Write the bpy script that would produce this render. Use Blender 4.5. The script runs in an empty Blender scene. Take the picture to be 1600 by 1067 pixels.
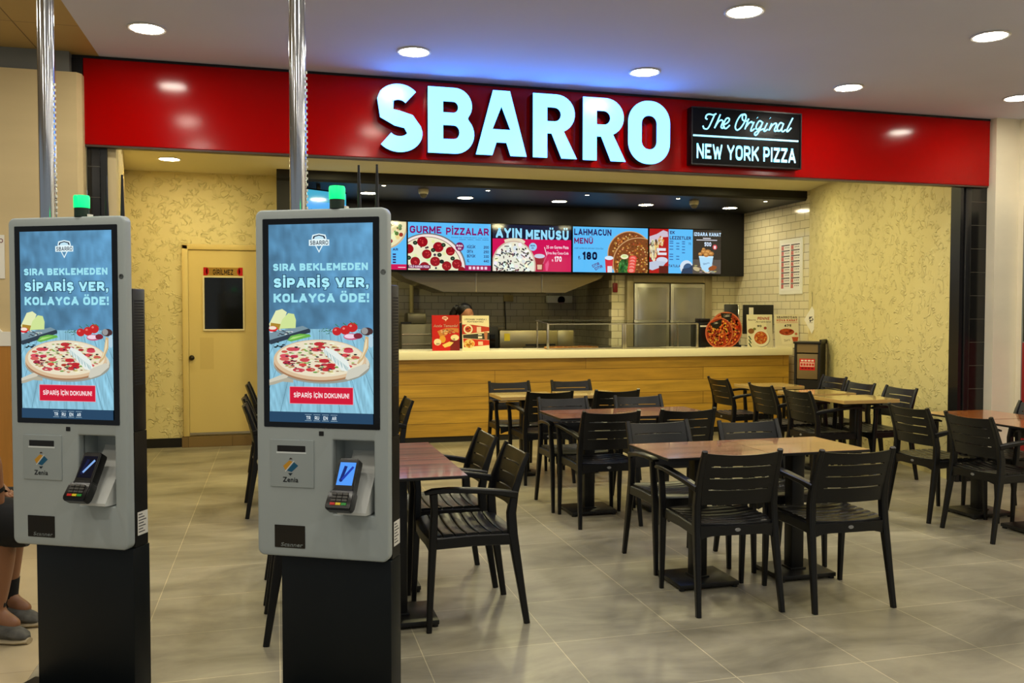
import bpy, bmesh, math, random
from mathutils import Vector, Matrix
random.seed(7)
SC = bpy.context.scene
COL = SC.collection
R = math.radians

# ------------------------------------------------------------------ camera
H = 1.45
YAW, PITCH, ROLL, FPX = 0.26410, 0.032595, 0.0007, 1373.4
cy_, sy_, cp_, sp_ = math.cos(YAW), math.sin(YAW), math.cos(PITCH), math.sin(PITCH)
right = Vector((cy_, -sy_, 0)); fwd0 = Vector((sy_, cy_, 0)); up0 = Vector((0, 0, 1))
fwd = fwd0*cp_ - up0*sp_; up1 = up0*cp_ + fwd0*sp_
rgt = right*math.cos(ROLL) + up1*math.sin(ROLL); upv = up1*math.cos(ROLL) - right*math.sin(ROLL)
cd = bpy.data.cameras.new('camera'); cam = bpy.data.objects.new('camera', cd); COL.objects.link(cam)
cd.sensor_width = 36; cd.lens = FPX/1600*36; cd.clip_start = 0.05; cd.clip_end = 100
cam.matrix_world = Matrix(((rgt.x, upv.x, -fwd.x, 0), (rgt.y, upv.y, -fwd.y, 0), (rgt.z, upv.z, -fwd.z, H), (0, 0, 0, 1)))
SC.camera = cam

# ------------------------------------------------------------------ world, exposure, room lamps
SC.view_settings.view_transform = 'Standard'; SC.view_settings.look = 'None'
SC.view_settings.exposure = 0.0; SC.view_settings.gamma = 1.0; SC.view_settings.use_curve_mapping = False
w = bpy.data.worlds.new('world'); SC.world = w; w.use_nodes = True
w.node_tree.nodes['Background'].inputs[0].default_value = (0.86, 0.95, 1.0, 1)
w.node_tree.nodes['Background'].inputs[1].default_value = 0.30
LAMP = 105.0                      # radiance of a mall downlight
LCOL = (1.0, 0.94, 0.80)
SHOP = (1.0, 0.90, 0.46)
def disk(x, y, z, size, power, col, spread=180):
    l = bpy.data.lights.new('unseen_area_light', 'AREA'); l.shape = 'DISK'; l.size = size
    l.energy = power; l.color = col; l.spread = R(spread)
    o = bpy.data.objects.new('unseen_area_light', l); COL.objects.link(o); o.location = (x, y, z)
    return o
PW = LAMP*math.pi*0.0254
for yy, pk in ((3.15, 1.0), (1.94, 0.8), (0.73, 0.6), (-0.5, 0.55)):     # the same ceiling grid carries on over and behind the camera
    for xx in (-0.70, 0.865, 2.46, 4.065, 5.55):
        disk(xx, yy, 3.085, 0.18, PW*pk*(1.6 if xx > 5 else 0.75 if xx > 3.5 else 1.3 if xx < 0.9 else 1), LCOL)
for yy in (1.2, 2.9, 4.6): disk(-2.3, yy, 3.085, 0.18, PW*1.5, LCOL)      # unseen lights added at the left to brighten the floor there
for xx in (-0.70, 0.865): disk(xx, 4.36, 3.085, 0.18, PW, LCOL)
for xx, p in ((-0.2, 14), (1.9, 31), (3.7, 24), (4.9, 8)):      # unseen lights added behind the fascia to light the shop interior
    disk(xx, 7.4, 2.93, 0.2, p, SHOP)
for xx, p in ((-0.4, 7), (0.6, 12), (2.4, 16), (4.2, 16), (5.4, 10)): disk(xx, 8.9, 2.93, 0.2, p, SHOP)  # second unseen row, added to brighten the counter end of the shop
for xx in (1.2, 3.1): disk(xx, 12.0, 2.9, 0.2, 9, SHOP)

# ------------------------------------------------------------------ helpers
def lin(c):
    c = c/255.0
    return c/12.92 if c <= 0.04045 else ((c+0.055)/1.055)**2.4
def C3(c): return tuple(lin(v) for v in c)
def C4(c): return C3(c) + (1.0,)
MATS = {}
def M(name, c=(128, 128, 128), rough=0.5, metal=0.0, spec=0.5, emit=None, es=0.0, coat=0.0, trans=0.0, ior=1.45,
      noise=None, bump=None):
    """noise=(scale_xyz, amount, detail)  bump=(scale_xyz, strength, distance)"""
    if name in MATS: return MATS[name]
    m = bpy.data.materials.new(name); m.use_nodes = True; MATS[name] = m
    nt = m.node_tree; N = nt.nodes; L = nt.links; b = N['Principled BSDF']
    b.inputs['Base Color'].default_value = C4(c); b.inputs['Roughness'].default_value = rough
    b.inputs['Metallic'].default_value = metal; b.inputs['Specular IOR Level'].default_value = spec
    b.inputs['Coat Weight'].default_value = coat; b.inputs['Coat Roughness'].default_value = 0.06
    b.inputs['Transmission Weight'].default_value = trans; b.inputs['IOR'].default_value = ior
    if emit: b.inputs['Emission Color'].default_value = tuple(emit)+(1,); b.inputs['Emission Strength'].default_value = es
    if noise or bump: tc = N.new('ShaderNodeTexCoord')
    def ntex(sc, det):
        mp = N.new('ShaderNodeMapping'); mp.inputs['Scale'].default_value = sc
        L.new(tc.outputs['Object'], mp.inputs['Vector'])
        t = N.new('ShaderNodeTexNoise'); t.inputs['Scale'].default_value = 1; t.inputs['Detail'].default_value = det
        L.new(mp.outputs[0], t.inputs['Vector']); return t
    if noise:
        t = ntex(noise[0], noise[2]); a = noise[1]
        r = N.new('ShaderNodeMapRange'); r.inputs[1].default_value = 0.3; r.inputs[2].default_value = 0.7
        r.inputs[3].default_value = 1-a; r.inputs[4].default_value = 1+a
        L.new(t.outputs['Fac'], r.inputs[0])
        hs = N.new('ShaderNodeHueSaturation'); hs.inputs['Color'].default_value = C4(c)
        L.new(r.outputs[0], hs.inputs['Value']); L.new(hs.outputs[0], b.inputs['Base Color'])
    if bump:
        t = ntex(bump[0], 3); bp = N.new('ShaderNodeBump')
        bp.inputs['Strength'].default_value = bump[1]; bp.inputs['Distance'].default_value = bump[2]
        L.new(t.outputs['Fac'], bp.inputs['Height']); L.new(bp.outputs[0], b.inputs['Normal'])
    return m
def attr_mat(name, emissive):
    m = bpy.data.materials.new(name); m.use_nodes = True; N = m.node_tree.nodes; b = N['Principled BSDF']
    a = N.new('ShaderNodeAttribute'); a.attribute_name = 'Col'
    if emissive:
        b.inputs['Base Color'].default_value = (0.004, 0.004, 0.005, 1); b.inputs['Roughness'].default_value = 0.07
        m.node_tree.links.new(a.outputs['Color'], b.inputs['Emission Color']); b.inputs['Emission Strength'].default_value = 1.0
        b.inputs['Specular IOR Level'].default_value = 0.3
    else:
        m.node_tree.links.new(a.outputs['Color'], b.inputs['Base Color']); b.inputs['Roughness'].default_value = 0.4
        b.inputs['Specular IOR Level'].default_value = 0.3
    return m
SCREEN = attr_mat('lit_display', True); PRINT = attr_mat('printed_card', False)
def brick_mat(name, c1, c2, mortar, bw, bh, ms, offset=0.5, rough=0.2, axes='xz', loc=(0, 0), bumpd=0.002, grain=None, spec=0.5, bias=0.0):
    m = bpy.data.materials.new(name); m.use_nodes = True; nt = m.node_tree; N = nt.nodes; L = nt.links; b = N['Principled BSDF']
    tc = N.new('ShaderNodeTexCoord'); s = N.new('ShaderNodeSeparateXYZ'); cb = N.new('ShaderNodeCombineXYZ')
    L.new(tc.outputs['Object'], s.inputs[0])
    L.new(s.outputs[axes[0].upper()], cb.inputs[0]); L.new(s.outputs[axes[1].upper()], cb.inputs[1])
    mp = N.new('ShaderNodeMapping'); mp.inputs['Location'].default_value = (-loc[0], -loc[1], 0); L.new(cb.outputs[0], mp.inputs['Vector'])
    t = N.new('ShaderNodeTexBrick'); L.new(mp.outputs[0], t.inputs['Vector'])
    t.offset = offset; t.inputs['Scale'].default_value = 1; t.inputs['Brick Width'].default_value = bw
    t.inputs['Row Height'].default_value = bh; t.inputs['Mortar Size'].default_value = ms; t.inputs['Mortar Smooth'].default_value = 0.1
    t.inputs['Color1'].default_value = C4(c1); t.inputs['Color2'].default_value = C4(c2); t.inputs['Mortar'].default_value = C4(mortar)
    t.inputs['Bias'].default_value = bias
    out = t.outputs['Color']
    if grain:                                            # grain=(scale_xyz, amount)
        m2 = N.new('ShaderNodeMapping'); m2.inputs['Scale'].default_value = grain[0]; L.new(tc.outputs['Object'], m2.inputs['Vector'])
        n = N.new('ShaderNodeTexNoise'); n.inputs['Scale'].default_value = 1; n.inputs['Detail'].default_value = 6; n.inputs['Roughness'].default_value = 0.6
        n.inputs['Distortion'].default_value = 0.6
        L.new(m2.outputs[0], n.inputs['Vector'])
        r = N.new('ShaderNodeMapRange'); r.inputs[1].default_value = 0.3; r.inputs[2].default_value = 0.72
        r.inputs[3].default_value = 1-grain[1]; r.inputs[4].default_value = 1+grain[1]*0.8; L.new(n.outputs['Fac'], r.inputs[0])
        hs = N.new('ShaderNodeHueSaturation'); L.new(out, hs.inputs['Color']); L.new(r.outputs[0], hs.inputs['Value']); out = hs.outputs[0]
    L.new(out, b.inputs['Base Color']); b.inputs['Roughness'].default_value = rough; b.inputs['Specular IOR Level'].default_value = spec
    bp = N.new('ShaderNodeBump'); bp.invert = True; bp.inputs['Strength'].default_value = 0.8; bp.inputs['Distance'].default_value = bumpd
    L.new(t.outputs['Fac'], bp.inputs['Height']); L.new(bp.outputs[0], b.inputs['Normal'])
    return m
def tag(o, label=None, cat=None, group=None, kind=None):
    if label: o['label'] = label
    if cat: o['category'] = cat
    if group: o['group'] = group
    if kind: o['kind'] = kind
    return o
def empty(name, loc=(0, 0, 0), rz=0.0, label=None, cat=None, group=None):
    o = bpy.data.objects.new(name, None); COL.objects.link(o); o.location = loc; o.rotation_euler = (0, 0, rz)
    o.empty_display_size = 0.1
    return tag(o, label, cat, group)
def link(name, me, mat, parent=None, loc=None, rz=0.0):
    o = bpy.data.objects.new(name, me); COL.objects.link(o)
    if mat: me.materials.clear(); me.materials.append(mat)
    if parent: o.parent = parent
    if loc: o.location = loc
    if rz: o.rotation_euler = (0, 0, rz)
    return o
KIDS = {}
def copy_tree(o, parent=None):
    c = o.copy(); COL.objects.link(c)
    if parent: c.parent = parent
    for ch in [x for x in bpy.data.objects if x.parent == o]: copy_tree(ch, c)
    return c
class MB:
    def __init__(s): s.bm = bmesh.new()
    def box(s, x0, x1, y0, y1, z0, z1, bev=0.0, seg=2, mat=None):
        r = bmesh.ops.create_cube(s.bm, size=1.0)
        vs = r['verts']
        bmesh.ops.scale(s.bm, vec=(abs(x1-x0), abs(y1-y0), abs(z1-z0)), verts=vs)
        bmesh.ops.translate(s.bm, vec=((x0+x1)/2, (y0+y1)/2, (z0+z1)/2), verts=vs)
        if mat is not None: bmesh.ops.transform(s.bm, matrix=mat, verts=vs)
        if bev:
            es = list({e for v in vs for e in v.link_edges})
            bmesh.ops.bevel(s.bm, geom=es, offset=bev, segments=seg, affect='EDGES', profile=0.5)
        return s
    def loft(s, rings, closed=True, cap=True):
        bm = s.bm; vr = [[bm.verts.new(p) for p in r] for r in rings]; n = len(rings[0])
        for a, b in zip(vr, vr[1:]):
            for i in range(n if closed else n-1):
                j = (i+1) % n
                try: bm.faces.new((a[i], a[j], b[j], b[i]))
                except ValueError: pass
        if cap:
            try: bm.faces.new(list(reversed(vr[0])))
            except ValueError: pass
            try: bm.faces.new(vr[-1])
            except ValueError: pass
        return s
    def sweep(s, path, sizes, side=(1, 0, 0), ch=0.25, cap=True):
        """rectangular bar with chamfered edges; sizes=(w along side, d across)"""
        path = [Vector(p) for p in path]; sd = Vector(side).normalized(); rings = []
        for i, p in enumerate(path):
            t = (path[min(i+1, len(path)-1)] - path[max(i-1, 0)]).normalized()
            u = (sd - t*sd.dot(t)).normalized(); v = t.cross(u)
            wv, dv = sizes[i] if isinstance(sizes, list) else sizes
            a, b = wv/2, dv/2; c = min(a, b)*ch*1.6
            pts = [(a, b-c), (a-c, b), (-a+c, b), (-a, b-c), (-a, -b+c), (-a+c, -b), (a-c, -b), (a, -b+c)]
            rings.append([p + u*x + v*y for x, y in pts])
        return s.loft(rings, cap=cap)
    def tube(s, path, r, n=10, cap=True):
        path = [Vector(p) for p in path]; rings = []; u = None
        for i, p in enumerate(path):
            t = (path[min(i+1, len(path)-1)] - path[max(i-1, 0)]).normalized()
            if u is None:
                u = Vector((0, 0, 1)) if abs(t.z) < 0.9 else Vector((1, 0, 0))
            u = (u - t*u.dot(t)).normalized(); v = t.cross(u)
            rr = r[i] if isinstance(r, (list, tuple)) else r
            rings.append([p + u*(rr*math.cos(2*math.pi*k/n)) + v*(rr*math.sin(2*math.pi*k/n)) for k in range(n)])
        return s.loft(rings, cap=cap)
    def lathe(s, prof, c=(0, 0, 0), n=24, axis='z', cap=True):
        rings = []
        for r, z in prof:
            ring = []
            for k in range(n):
                a = 2*math.pi*k/n; x, y = r*math.cos(a), r*math.sin(a)
                p = (x, y, z) if axis == 'z' else ((x, -z, y) if axis == 'y' else (z, x, y))
                ring.append(Vector(c)+Vector(p))
            rings.append(ring)
        return s.loft(rings, cap=cap)
    def prism(s, pts, a, b, plane='xz'):
        """extrude polygon pts between a and b along the third axis"""
        f = {'xz': lambda x, y, t: (x, t, y), 'xy': lambda x, y, t: (x, y, t), 'yz': lambda x, y, t: (t, x, y)}[plane]
        return s.loft([[Vector(f(x, y, a)) for x, y in pts], [Vector(f(x, y, b)) for x, y in pts]])
    def build(s, name, mat, parent=None, smooth=35, loc=None, rz=0.0):
        bmesh.ops.recalc_face_normals(s.bm, faces=s.bm.faces)
        me = bpy.data.meshes.new(name); s.bm.to_mesh(me); s.bm.free()
        if smooth:
            me.polygons.foreach_set('use_smooth', [True]*len(me.polygons)); me.set_sharp_from_angle(angle=R(smooth))
        return link(name, me, mat, parent, loc, rz)
def rrect(x0, x1, z0, z1, r, n=6):
    out = []
    for cx, cz, a0 in ((x1-r, z1-r, 0), (x0+r, z1-r, 90), (x0+r, z0+r, 180), (x1-r, z0+r, 270)):
        for k in range(n+1):
            a = R(a0 + 90*k/n); out.append((cx+r*math.cos(a), cz+r*math.sin(a)))
    return out
def plate(name, loops, y0, y1, mat, parent=None, bevel=0.0, smooth=35):
    """flat plate in the local xz plane with holes, from y0 (front) to y1 (back)"""
    cu = bpy.data.curves.new(name, 'CURVE'); cu.dimensions = '2D'; cu.fill_mode = 'BOTH'
    cu.extrude = (y1-y0)/2 - bevel; cu.bevel_depth = bevel; cu.bevel_resolution = 2
    if bevel: cu.offset = -bevel
    for lp in loops:
        sp = cu.splines.new('POLY'); sp.points.add(len(lp)-1); sp.use_cyclic_u = True
        for p, q in zip(sp.points, lp): p.co = (q[0], q[1], 0, 1)
    ob = bpy.data.objects.new(name, cu); me = ob.to_mesh().copy(); ob.to_mesh_clear()
    bpy.data.objects.remove(ob)
    mid = (y0+y1)/2
    for v in me.vertices: v.co = (v.co.x, mid - v.co.z, v.co.y)
    bm = bmesh.new(); bm.from_mesh(me); bmesh.ops.remove_doubles(bm, verts=bm.verts, dist=1e-5)
    bmesh.ops.recalc_face_normals(bm, faces=bm.faces); bm.to_mesh(me); bm.free()
    me.materials.clear()
    if smooth:
        me.polygons.foreach_set('use_smooth', [True]*len(me.polygons)); me.set_sharp_from_angle(angle=R(smooth))
    return link(name, me, mat, parent)
TXT = {}
def glyphs(s, bold):
    k = (s, bold)
    if k not in TXT:
        cu = bpy.data.curves.new('t', 'FONT'); cu.body = s
        cu.offset = 0; cu.fill_mode = 'FRONT'; cu.resolution_u = 3
        cu.space_character = 1.0 + bold*2.0
        ob = bpy.data.objects.new('t', cu); me = ob.to_mesh()
        v = [(p.co.x, p.co.y) for p in me.vertices]; f = [tuple(p.vertices) for p in me.polygons]
        ob.to_mesh_clear(); bpy.data.objects.remove(ob); bpy.data.curves.remove(cu)
        xs = [p[0] for p in v]; ys = [p[1] for p in v]
        TXT[k] = (v, f, min(xs), max(xs), min(ys), max(ys))
    return TXT[k]

# heavy upright capitals drawn as pen strokes: (width, strokes); u, v run 0..1 between the outer pen lines
def _a(cx, cy, rx, ry, a0, a1, n=8): return [(cx+rx*math.cos(R(a0+(a1-a0)*k/n)), cy+ry*math.sin(R(a0+(a1-a0)*k/n))) for k in range(n+1)]
_O = _a(.6, .7, .4, .3, 0, 90, 5)+_a(.4, .7, .4, .3, 90, 180, 5)+_a(.4, .3, .4, .3, 180, 270, 5)+_a(.6, .3, .4, .3, 270, 360, 5)+[(1, .7)]
_U = [(0, 1), (0, .32)]+_a(.5, .32, .5, .32, 180, 360, 12)+[(1, 1)]
_C = _a(.55, .7, .45, .3, 12, 90, 6)+_a(.45, .7, .45, .3, 90, 180, 6)+_a(.45, .3, .45, .3, 180, 270, 6)+_a(.55, .3, .45, .3, 270, 348, 6)
_S = _a(.5, .76, .46, .24, 20, 270, 14)+_a(.5, .26, .5, .26, 90, -160, 14)
FONT = {
 'A': (.96, [[(0, 0), (.5, 1)], [(1, 0), (.5, 1)], [(.18, .26), (.82, .26)]]), 'B': (.84, [[(0, 0), (0, 1)], [(0, 1)]+_a(.6, .765, .34, .235, 90, -90)+[(0, .53)], [(0, .53)]+_a(.64, .265, .36, .265, 90, -90)+[(0, 0)]]),
 'C': (.84, [_C]), 'D': (.88, [[(0, 0), (0, 1)], [(0, 1)]+_a(.5, .5, .5, .5, 90, -90, 14)+[(0, 0)]]), 'E': (.74, [[(0, 0), (0, 1)], [(0, 1), (1, 1)], [(0, .5), (.86, .5)], [(0, 0), (1, 0)]]),
 'F': (.70, [[(0, 0), (0, 1)], [(0, 1), (1, 1)], [(0, .5), (.86, .5)]]), 'G': (.88, [_C[:-1]+[(1, .3), (1, .46), (.58, .46)]]), 'H': (.86, [[(0, 0), (0, 1)], [(1, 0), (1, 1)], [(0, .5), (1, .5)]]),
 'I': (.0, [[(.5, 0), (.5, 1)]]), 'K': (.88, [[(0, 0), (0, 1)], [(0, .36), (1, 1)], [(.34, .58), (1, 0)]]), 'L': (.70, [[(0, 0), (0, 1)], [(0, 0), (1, 0)]]),
 'M': (1.06, [[(0, 0), (0, 1)], [(1, 0), (1, 1)], [(0, 1), (.5, .22)], [(.5, .22), (1, 1)]]), 'N': (.88, [[(0, 0), (0, 1)], [(1, 0), (1, 1)], [(0, 1), (1, 0)]]), 'O': (.90, [_O]),
 'P': (.80, [[(0, 0), (0, 1)], [(0, 1)]+_a(.62, .70, .38, .30, 90, -90)+[(0, .40)]]), 'R': (.84, [[(0, 0), (0, 1)], [(0, 1)]+_a(.62, .71, .36, .29, 90, -90)+[(0, .42)], [(.5, .42), (1, 0)]]),
 'S': (.80, [_S]), 'T': (.80, [[(.5, 0), (.5, 1)], [(0, 1), (1, 1)]]), 'U': (.84, [_U]), 'V': (.94, [[(0, 1), (.5, 0)], [(1, 1), (.5, 0)]]), 'W': (1.3, [[(0, 1), (.26, 0)], [(.26, 0), (.5, .9)], [(.5, .9), (.74, 0)], [(.74, 0), (1, 1)]]),
 'X': (.9, [[(0, 0), (1, 1)], [(0, 1), (1, 0)]]), 'Y': (.92, [[(0, 1), (.5, .45)], [(1, 1), (.5, .45)], [(.5, .45), (.5, 0)]]), 'Z': (.78, [[(0, 1), (1, 1)], [(0, 0), (1, 1)], [(0, 0), (1, 0)]]),
 '0': (.80, [_O]), '1': (.45, [[(1, 0), (1, 1)], [(1, 1), (0, .74)]]), '2': (.76, [_a(.5, .72, .5, .28, 170, -20, 10)+[(0, 0)], [(0, 0), (1, 0)]]), '3': (.76, [_a(.46, .76, .46, .24, 150, -90, 10), _a(.46, .26, .54, .26, 90, -150, 10)]),
 '4': (.84, [[(.72, 0), (.72, 1)], [(.72, 1), (0, .3)], [(0, .26), (1, .26)]]), '5': (.76, [[(1, 1), (.1, 1), (.04, .52)], [(.04, .54)]+_a(.45, .31, .55, .31, 100, -150, 12)]), '7': (.74, [[(0, 1), (1, 1)], [(1, 1), (.3, 0)]]),
 '8': (.80, [_a(.5, .75, .44, .25, 0, 360, 16), _a(.5, .26, .5, .26, 0, 360, 16)]), '9': (.80, [_a(.5, .66, .5, .34, 0, 360, 16), [(1, .66), (.9, .3), (.5, 0)]]), ' ': (.22, []), "'": (.0, [[(.5, .74), (.5, 1)]]), '[': (.2, [[(1, 1), (0, 1), (0, 0), (1, 0)]]), ']': (.2, [[(0, 1), (1, 1), (1, 0), (0, 0)]]), '+': (.5, [[(.5, .2), (.5, .8)], [(0, .5), (1, .5)]])}
ACC = {'İ': ('I', 'dot'), 'Ş': ('S', 'ced'), 'Ç': ('C', 'ced'), 'Ö': ('O', 'two'), 'Ü': ('U', 'two'), ',': (None, 'com'), '!': (None, 'exc'), '.': (None, 'per')}
class Canvas:
    """a printed or lit picture: coloured shapes laid on a flat face; u right, v down, in the units of ext"""
    def __init__(s, wm, hm, ext, step=8e-5):
        s.wm, s.hm, s.ext, s.step = wm, hm, ext, step; s.v = []; s.f = []; s.c = []; s.l = 0
    def P(s, u, v):
        x0, y0, x1, y1 = s.ext
        return ((u-x0)/(x1-x0)*s.wm - s.wm/2, -s.l*s.step, (y1-v)/(y1-y0)*s.hm)
    def next(s): s.l += 1; return s
    def raw(s, pts, col):
        i = len(s.v); s.v += [s.P(*p) for p in pts]; s.f.append(tuple(range(i, i+len(pts)))); s.c.append(C4(col) if not isinstance(col, list) else col)
    def clip(s, pts):
        x0, y0, x1, y1 = s.ext
        for ax, lim, sg in ((0, x0, 1), (0, x1, -1), (1, y0, 1), (1, y1, -1)):
            out = []
            for a, b in zip(pts, pts[1:]+pts[:1]):
                da, db = (a[ax]-lim)*sg, (b[ax]-lim)*sg
                if da >= 0: out.append(a)
                if (da >= 0) != (db >= 0):
                    t = da/(da-db); out.append((a[0]+(b[0]-a[0])*t, a[1]+(b[1]-a[1])*t))
            pts = out
            if len(pts) < 3: return []
        return pts
    def poly(s, pts, col, nx=True):
        if nx: s.next()
        p = s.clip([tuple(q) for q in pts])
        if p: s.raw(p, col)
        return s
    def rect(s, x0, y0, x1, y1, col, nx=True): return s.poly([(x0, y0), (x1, y0), (x1, y1), (x0, y1)], col, nx)
    def ell(s, cx, cy, rx, ry, col, n=28, rot=0, nx=True):
        c, q = math.cos(R(rot)), math.sin(R(rot))
        return s.poly([(cx+rx*math.cos(2*math.pi*k/n)*c-ry*math.sin(2*math.pi*k/n)*q, cy+rx*math.cos(2*math.pi*k/n)*q+ry*math.sin(2*math.pi*k/n)*c) for k in range(n)], col, nx)
    def line(s, a, b, wd, col, nx=True):
        dx, dy = b[0]-a[0], b[1]-a[1]; L = math.hypot(dx, dy) or 1; ox, oy = -dy/L*wd/2, dx/L*wd/2
        return s.poly([(a[0]+ox, a[1]+oy), (b[0]+ox, b[1]+oy), (b[0]-ox, b[1]-oy), (a[0]-ox, a[1]-oy)], col, nx)
    def grid(s, x0, y0, x1, y1, nx, ny, fn):
        s.next()
        for i in range(nx):
            for j in range(ny):
                a, b = x0+(x1-x0)*i/nx, x0+(x1-x0)*(i+1)/nx; c, d = y0+(y1-y0)*j/ny, y0+(y1-y0)*(j+1)/ny
                s.raw([(a, c), (b, c), (b, d), (a, d)], [C4(fn(p, q)) for p, q in ((a, c), (b, c), (b, d), (a, d))])
        return s
    def text(s, t, x0, y0, x1, y1, col, bold=0.0, rot=0.0, shear=0.0, nx=True):
        if nx: s.next()
        v, f, a, b, c, d = glyphs(t, bold)
        if bold:
            a -= bold*0.8; b += bold*0.8; c -= bold*0.8; d += bold*0.8
            offs = [(bold*0.8*math.cos(q), bold*0.8*math.sin(q)) for q in (0.5, 1.57, 2.64, 3.64, 4.71, 5.78)] + [(0, 0)]
        else: offs = [(0, 0)]
        cx, cy = (x0+x1)/2, (y0+y1)/2; cr, sr = math.cos(R(rot)), math.sin(R(rot))
        for ox, oy in offs:
            i = len(s.v)
            for px, py in v:
                u = x0+(px+ox-a)/(b-a)*(x1-x0); q = y1-(py+oy-c)/(d-c)*(y1-y0); u += shear*(y1-q)
                du, dq = u-cx, q-cy
                s.v.append(s.P(cx+du*cr-dq*sr, cy+du*sr+dq*cr))
            for q in f: s.f.append(tuple(k+i for k in q)); s.c.append(C4(col))
        return s
    def caps(s, t, x0, y0, x1, y1, col, pen=0.2, rot=0.0, gap=0.16, cond=1.0, grow=0.0, ref=None):
        """heavy capitals whose cap height fills y0..y1 and whose run fills x0..x1"""
        s.next(); hgt = y1-y0; items = []; x = 0.0
        def wof(c): return FONT[c][0]*cond*(1-pen)+pen
        for c in t:
            b, acc = ACC.get(c, (c, None)); wd = wof(b) if b else pen
            if c == ' ': wd = 0.30*cond
            items.append((c, b, acc, x, wd)); x += wd+gap*cond
        tot = x-gap*cond; kx = (x1-x0)/tot; cx, cy = (x0+x1)/2, (y0+y1)/2; cr, sr = math.cos(R(rot)), math.sin(R(rot))
        def put(poly):
            pts = []
            for u, v in poly:
                du, dq = x0+u*kx-cx, y1-v*hgt-cy; pts.append((cx+du*cr-dq*sr, cy+du*sr+dq*cr))
            s.poly(pts, col, False)
        def clipbox(pts, bx):
            for ax, lim, sg in ((0, bx[0], 1), (0, bx[2], -1), (1, bx[1], 1), (1, bx[3], -1)):
                out = []
                for a, b in zip(pts, pts[1:]+pts[:1]):
                    da, db = (a[ax]-lim)*sg, (b[ax]-lim)*sg
                    if da >= 0: out.append(a)
                    if (da >= 0) != (db >= 0): q = da/(da-db); out.append((a[0]+(b[0]-a[0])*q, a[1]+(b[1]-a[1])*q))
                pts = out
                if len(pts) < 3: return []
            return pts
        pn = pen+2*grow; asp = hgt/kx                      # pen keeps the same thickness both ways on the picture
        for c, b, acc, ox, wd in items:
            bx = (ox-grow, -grow, ox+wd+grow, 1+grow)
            for st in (FONT[b][1] if b else []):
                px = pen
                P = [(ox+px/2+u*(wd-px), pen/2+v*(1-pen)) for u, v in st]
                n = len(P)
                shut = math.hypot(st[0][0]-st[-1][0], st[0][1]-st[-1][1]) < 1e-6
                for i in range(n-1):
                    a, d = P[i], P[i+1]; dx, dy = d[0]-a[0], d[1]-a[1]; L = math.hypot(dx, dy) or 1; ux, uy = dx/L, dy/L
                    e0 = pn*(1.2 if i == 0 and (st[0][0] in (0, 1) or st[0][1] in (0, 1)) else 0.0)
                    e1 = pn*(1.2 if i == n-2 and (st[-1][0] in (0, 1) or st[-1][1] in (0, 1)) else 0.0)
                    if abs(dx) > 1e-6 and abs(dy) > 1e-6 and n == 2 and 0 < st[0][1] < 1: e0 = 0
                    if abs(dx) > 1e-6 and abs(dy) > 1e-6 and n == 2 and 0 < st[1][1] < 1: e1 = 0
                    if shut: e0 = e1 = 0
                    q = [(a[0]-ux*e0-uy*pn/2, a[1]-uy*e0+ux*pn/2), (d[0]+ux*e1-uy*pn/2, d[1]+uy*e1+ux*pn/2), (d[0]+ux*e1+uy*pn/2, d[1]+uy*e1-ux*pn/2), (a[0]-ux*e0+uy*pn/2, a[1]-uy*e0-ux*pn/2)]
                    q = clipbox(q, bx)
                    if q: put(q)
                    if 0 < i or shut: put(clipbox([(a[0]+pn/2*math.cos(k*0.785), a[1]+pn/2*math.sin(k*0.785)) for k in range(8)], bx) or [(0, 0)]*3)
            m = ox+wd/2; h = pn/2; g = grow
            if acc == 'dot': put([(m-h, 1.06-g), (m+h, 1.06-g), (m+h, 1.06+pen*.9+g), (m-h, 1.06+pen*.9+g)])
            if acc == 'two':
                for k in (-1, 1): put([(m+k*.17-h*.85, 1.07-g), (m+k*.17+h*.85, 1.07-g), (m+k*.17+h*.85, 1.07+pen*.8+g), (m+k*.17-h*.85, 1.07+pen*.8+g)])
            if acc == 'ced': put([(m-h*.6, 0), (m+h*.6, 0), (m+h*.9, -.10), (m+h*.5, -.22-g), (m-h*1.1, -.22-g), (m-h*.9, -.13), (m-h*.1, -.12)])
            if acc == 'com': put([(m-h, pen+g), (m+h, pen+g), (m+h, 0), (m, -.2-g), (m-h*.9, -.2-g), (m-h*.2, 0), (m-h, 0)])
            if acc == 'per': put([(m-h, 0), (m+h, 0), (m+h, pen), (m-h, pen)])
            if acc == 'exc': put([(m-h, 0), (m+h, 0), (m+h, pen*.95), (m-h, pen*.95)]); put([(m-h, 1), (m+h, 1), (m+h*.75, pen*1.45), (m-h*.75, pen*1.45)])
        return s
    def build(s, name, mat, parent=None, loc=(0, 0, 0), rz=0.0):
        me = bpy.data.meshes.new(name); me.from_pydata(s.v, [], s.f)
        at = me.color_attributes.new('Col', 'FLOAT_COLOR', 'CORNER'); vals = []
        for q, c in zip(s.f, s.c):
            for k in range(len(q)): vals += list(c[k] if isinstance(c, list) else c)
        at.data.foreach_set('color', vals)
        me.update()
        # face the -y side
        bm = bmesh.new(); bm.from_mesh(me)
        bmesh.ops.reverse_faces(bm, faces=[fc for fc in bm.faces if fc.normal.y > 0]); bm.to_mesh(me); bm.free()
        return link(name, me, mat, parent, loc, rz)
def rnd(a, b): return random.uniform(a, b)
def jit(c, k=14): return tuple(max(0, min(255, v+rnd(-k, k))) for v in c)
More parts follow.
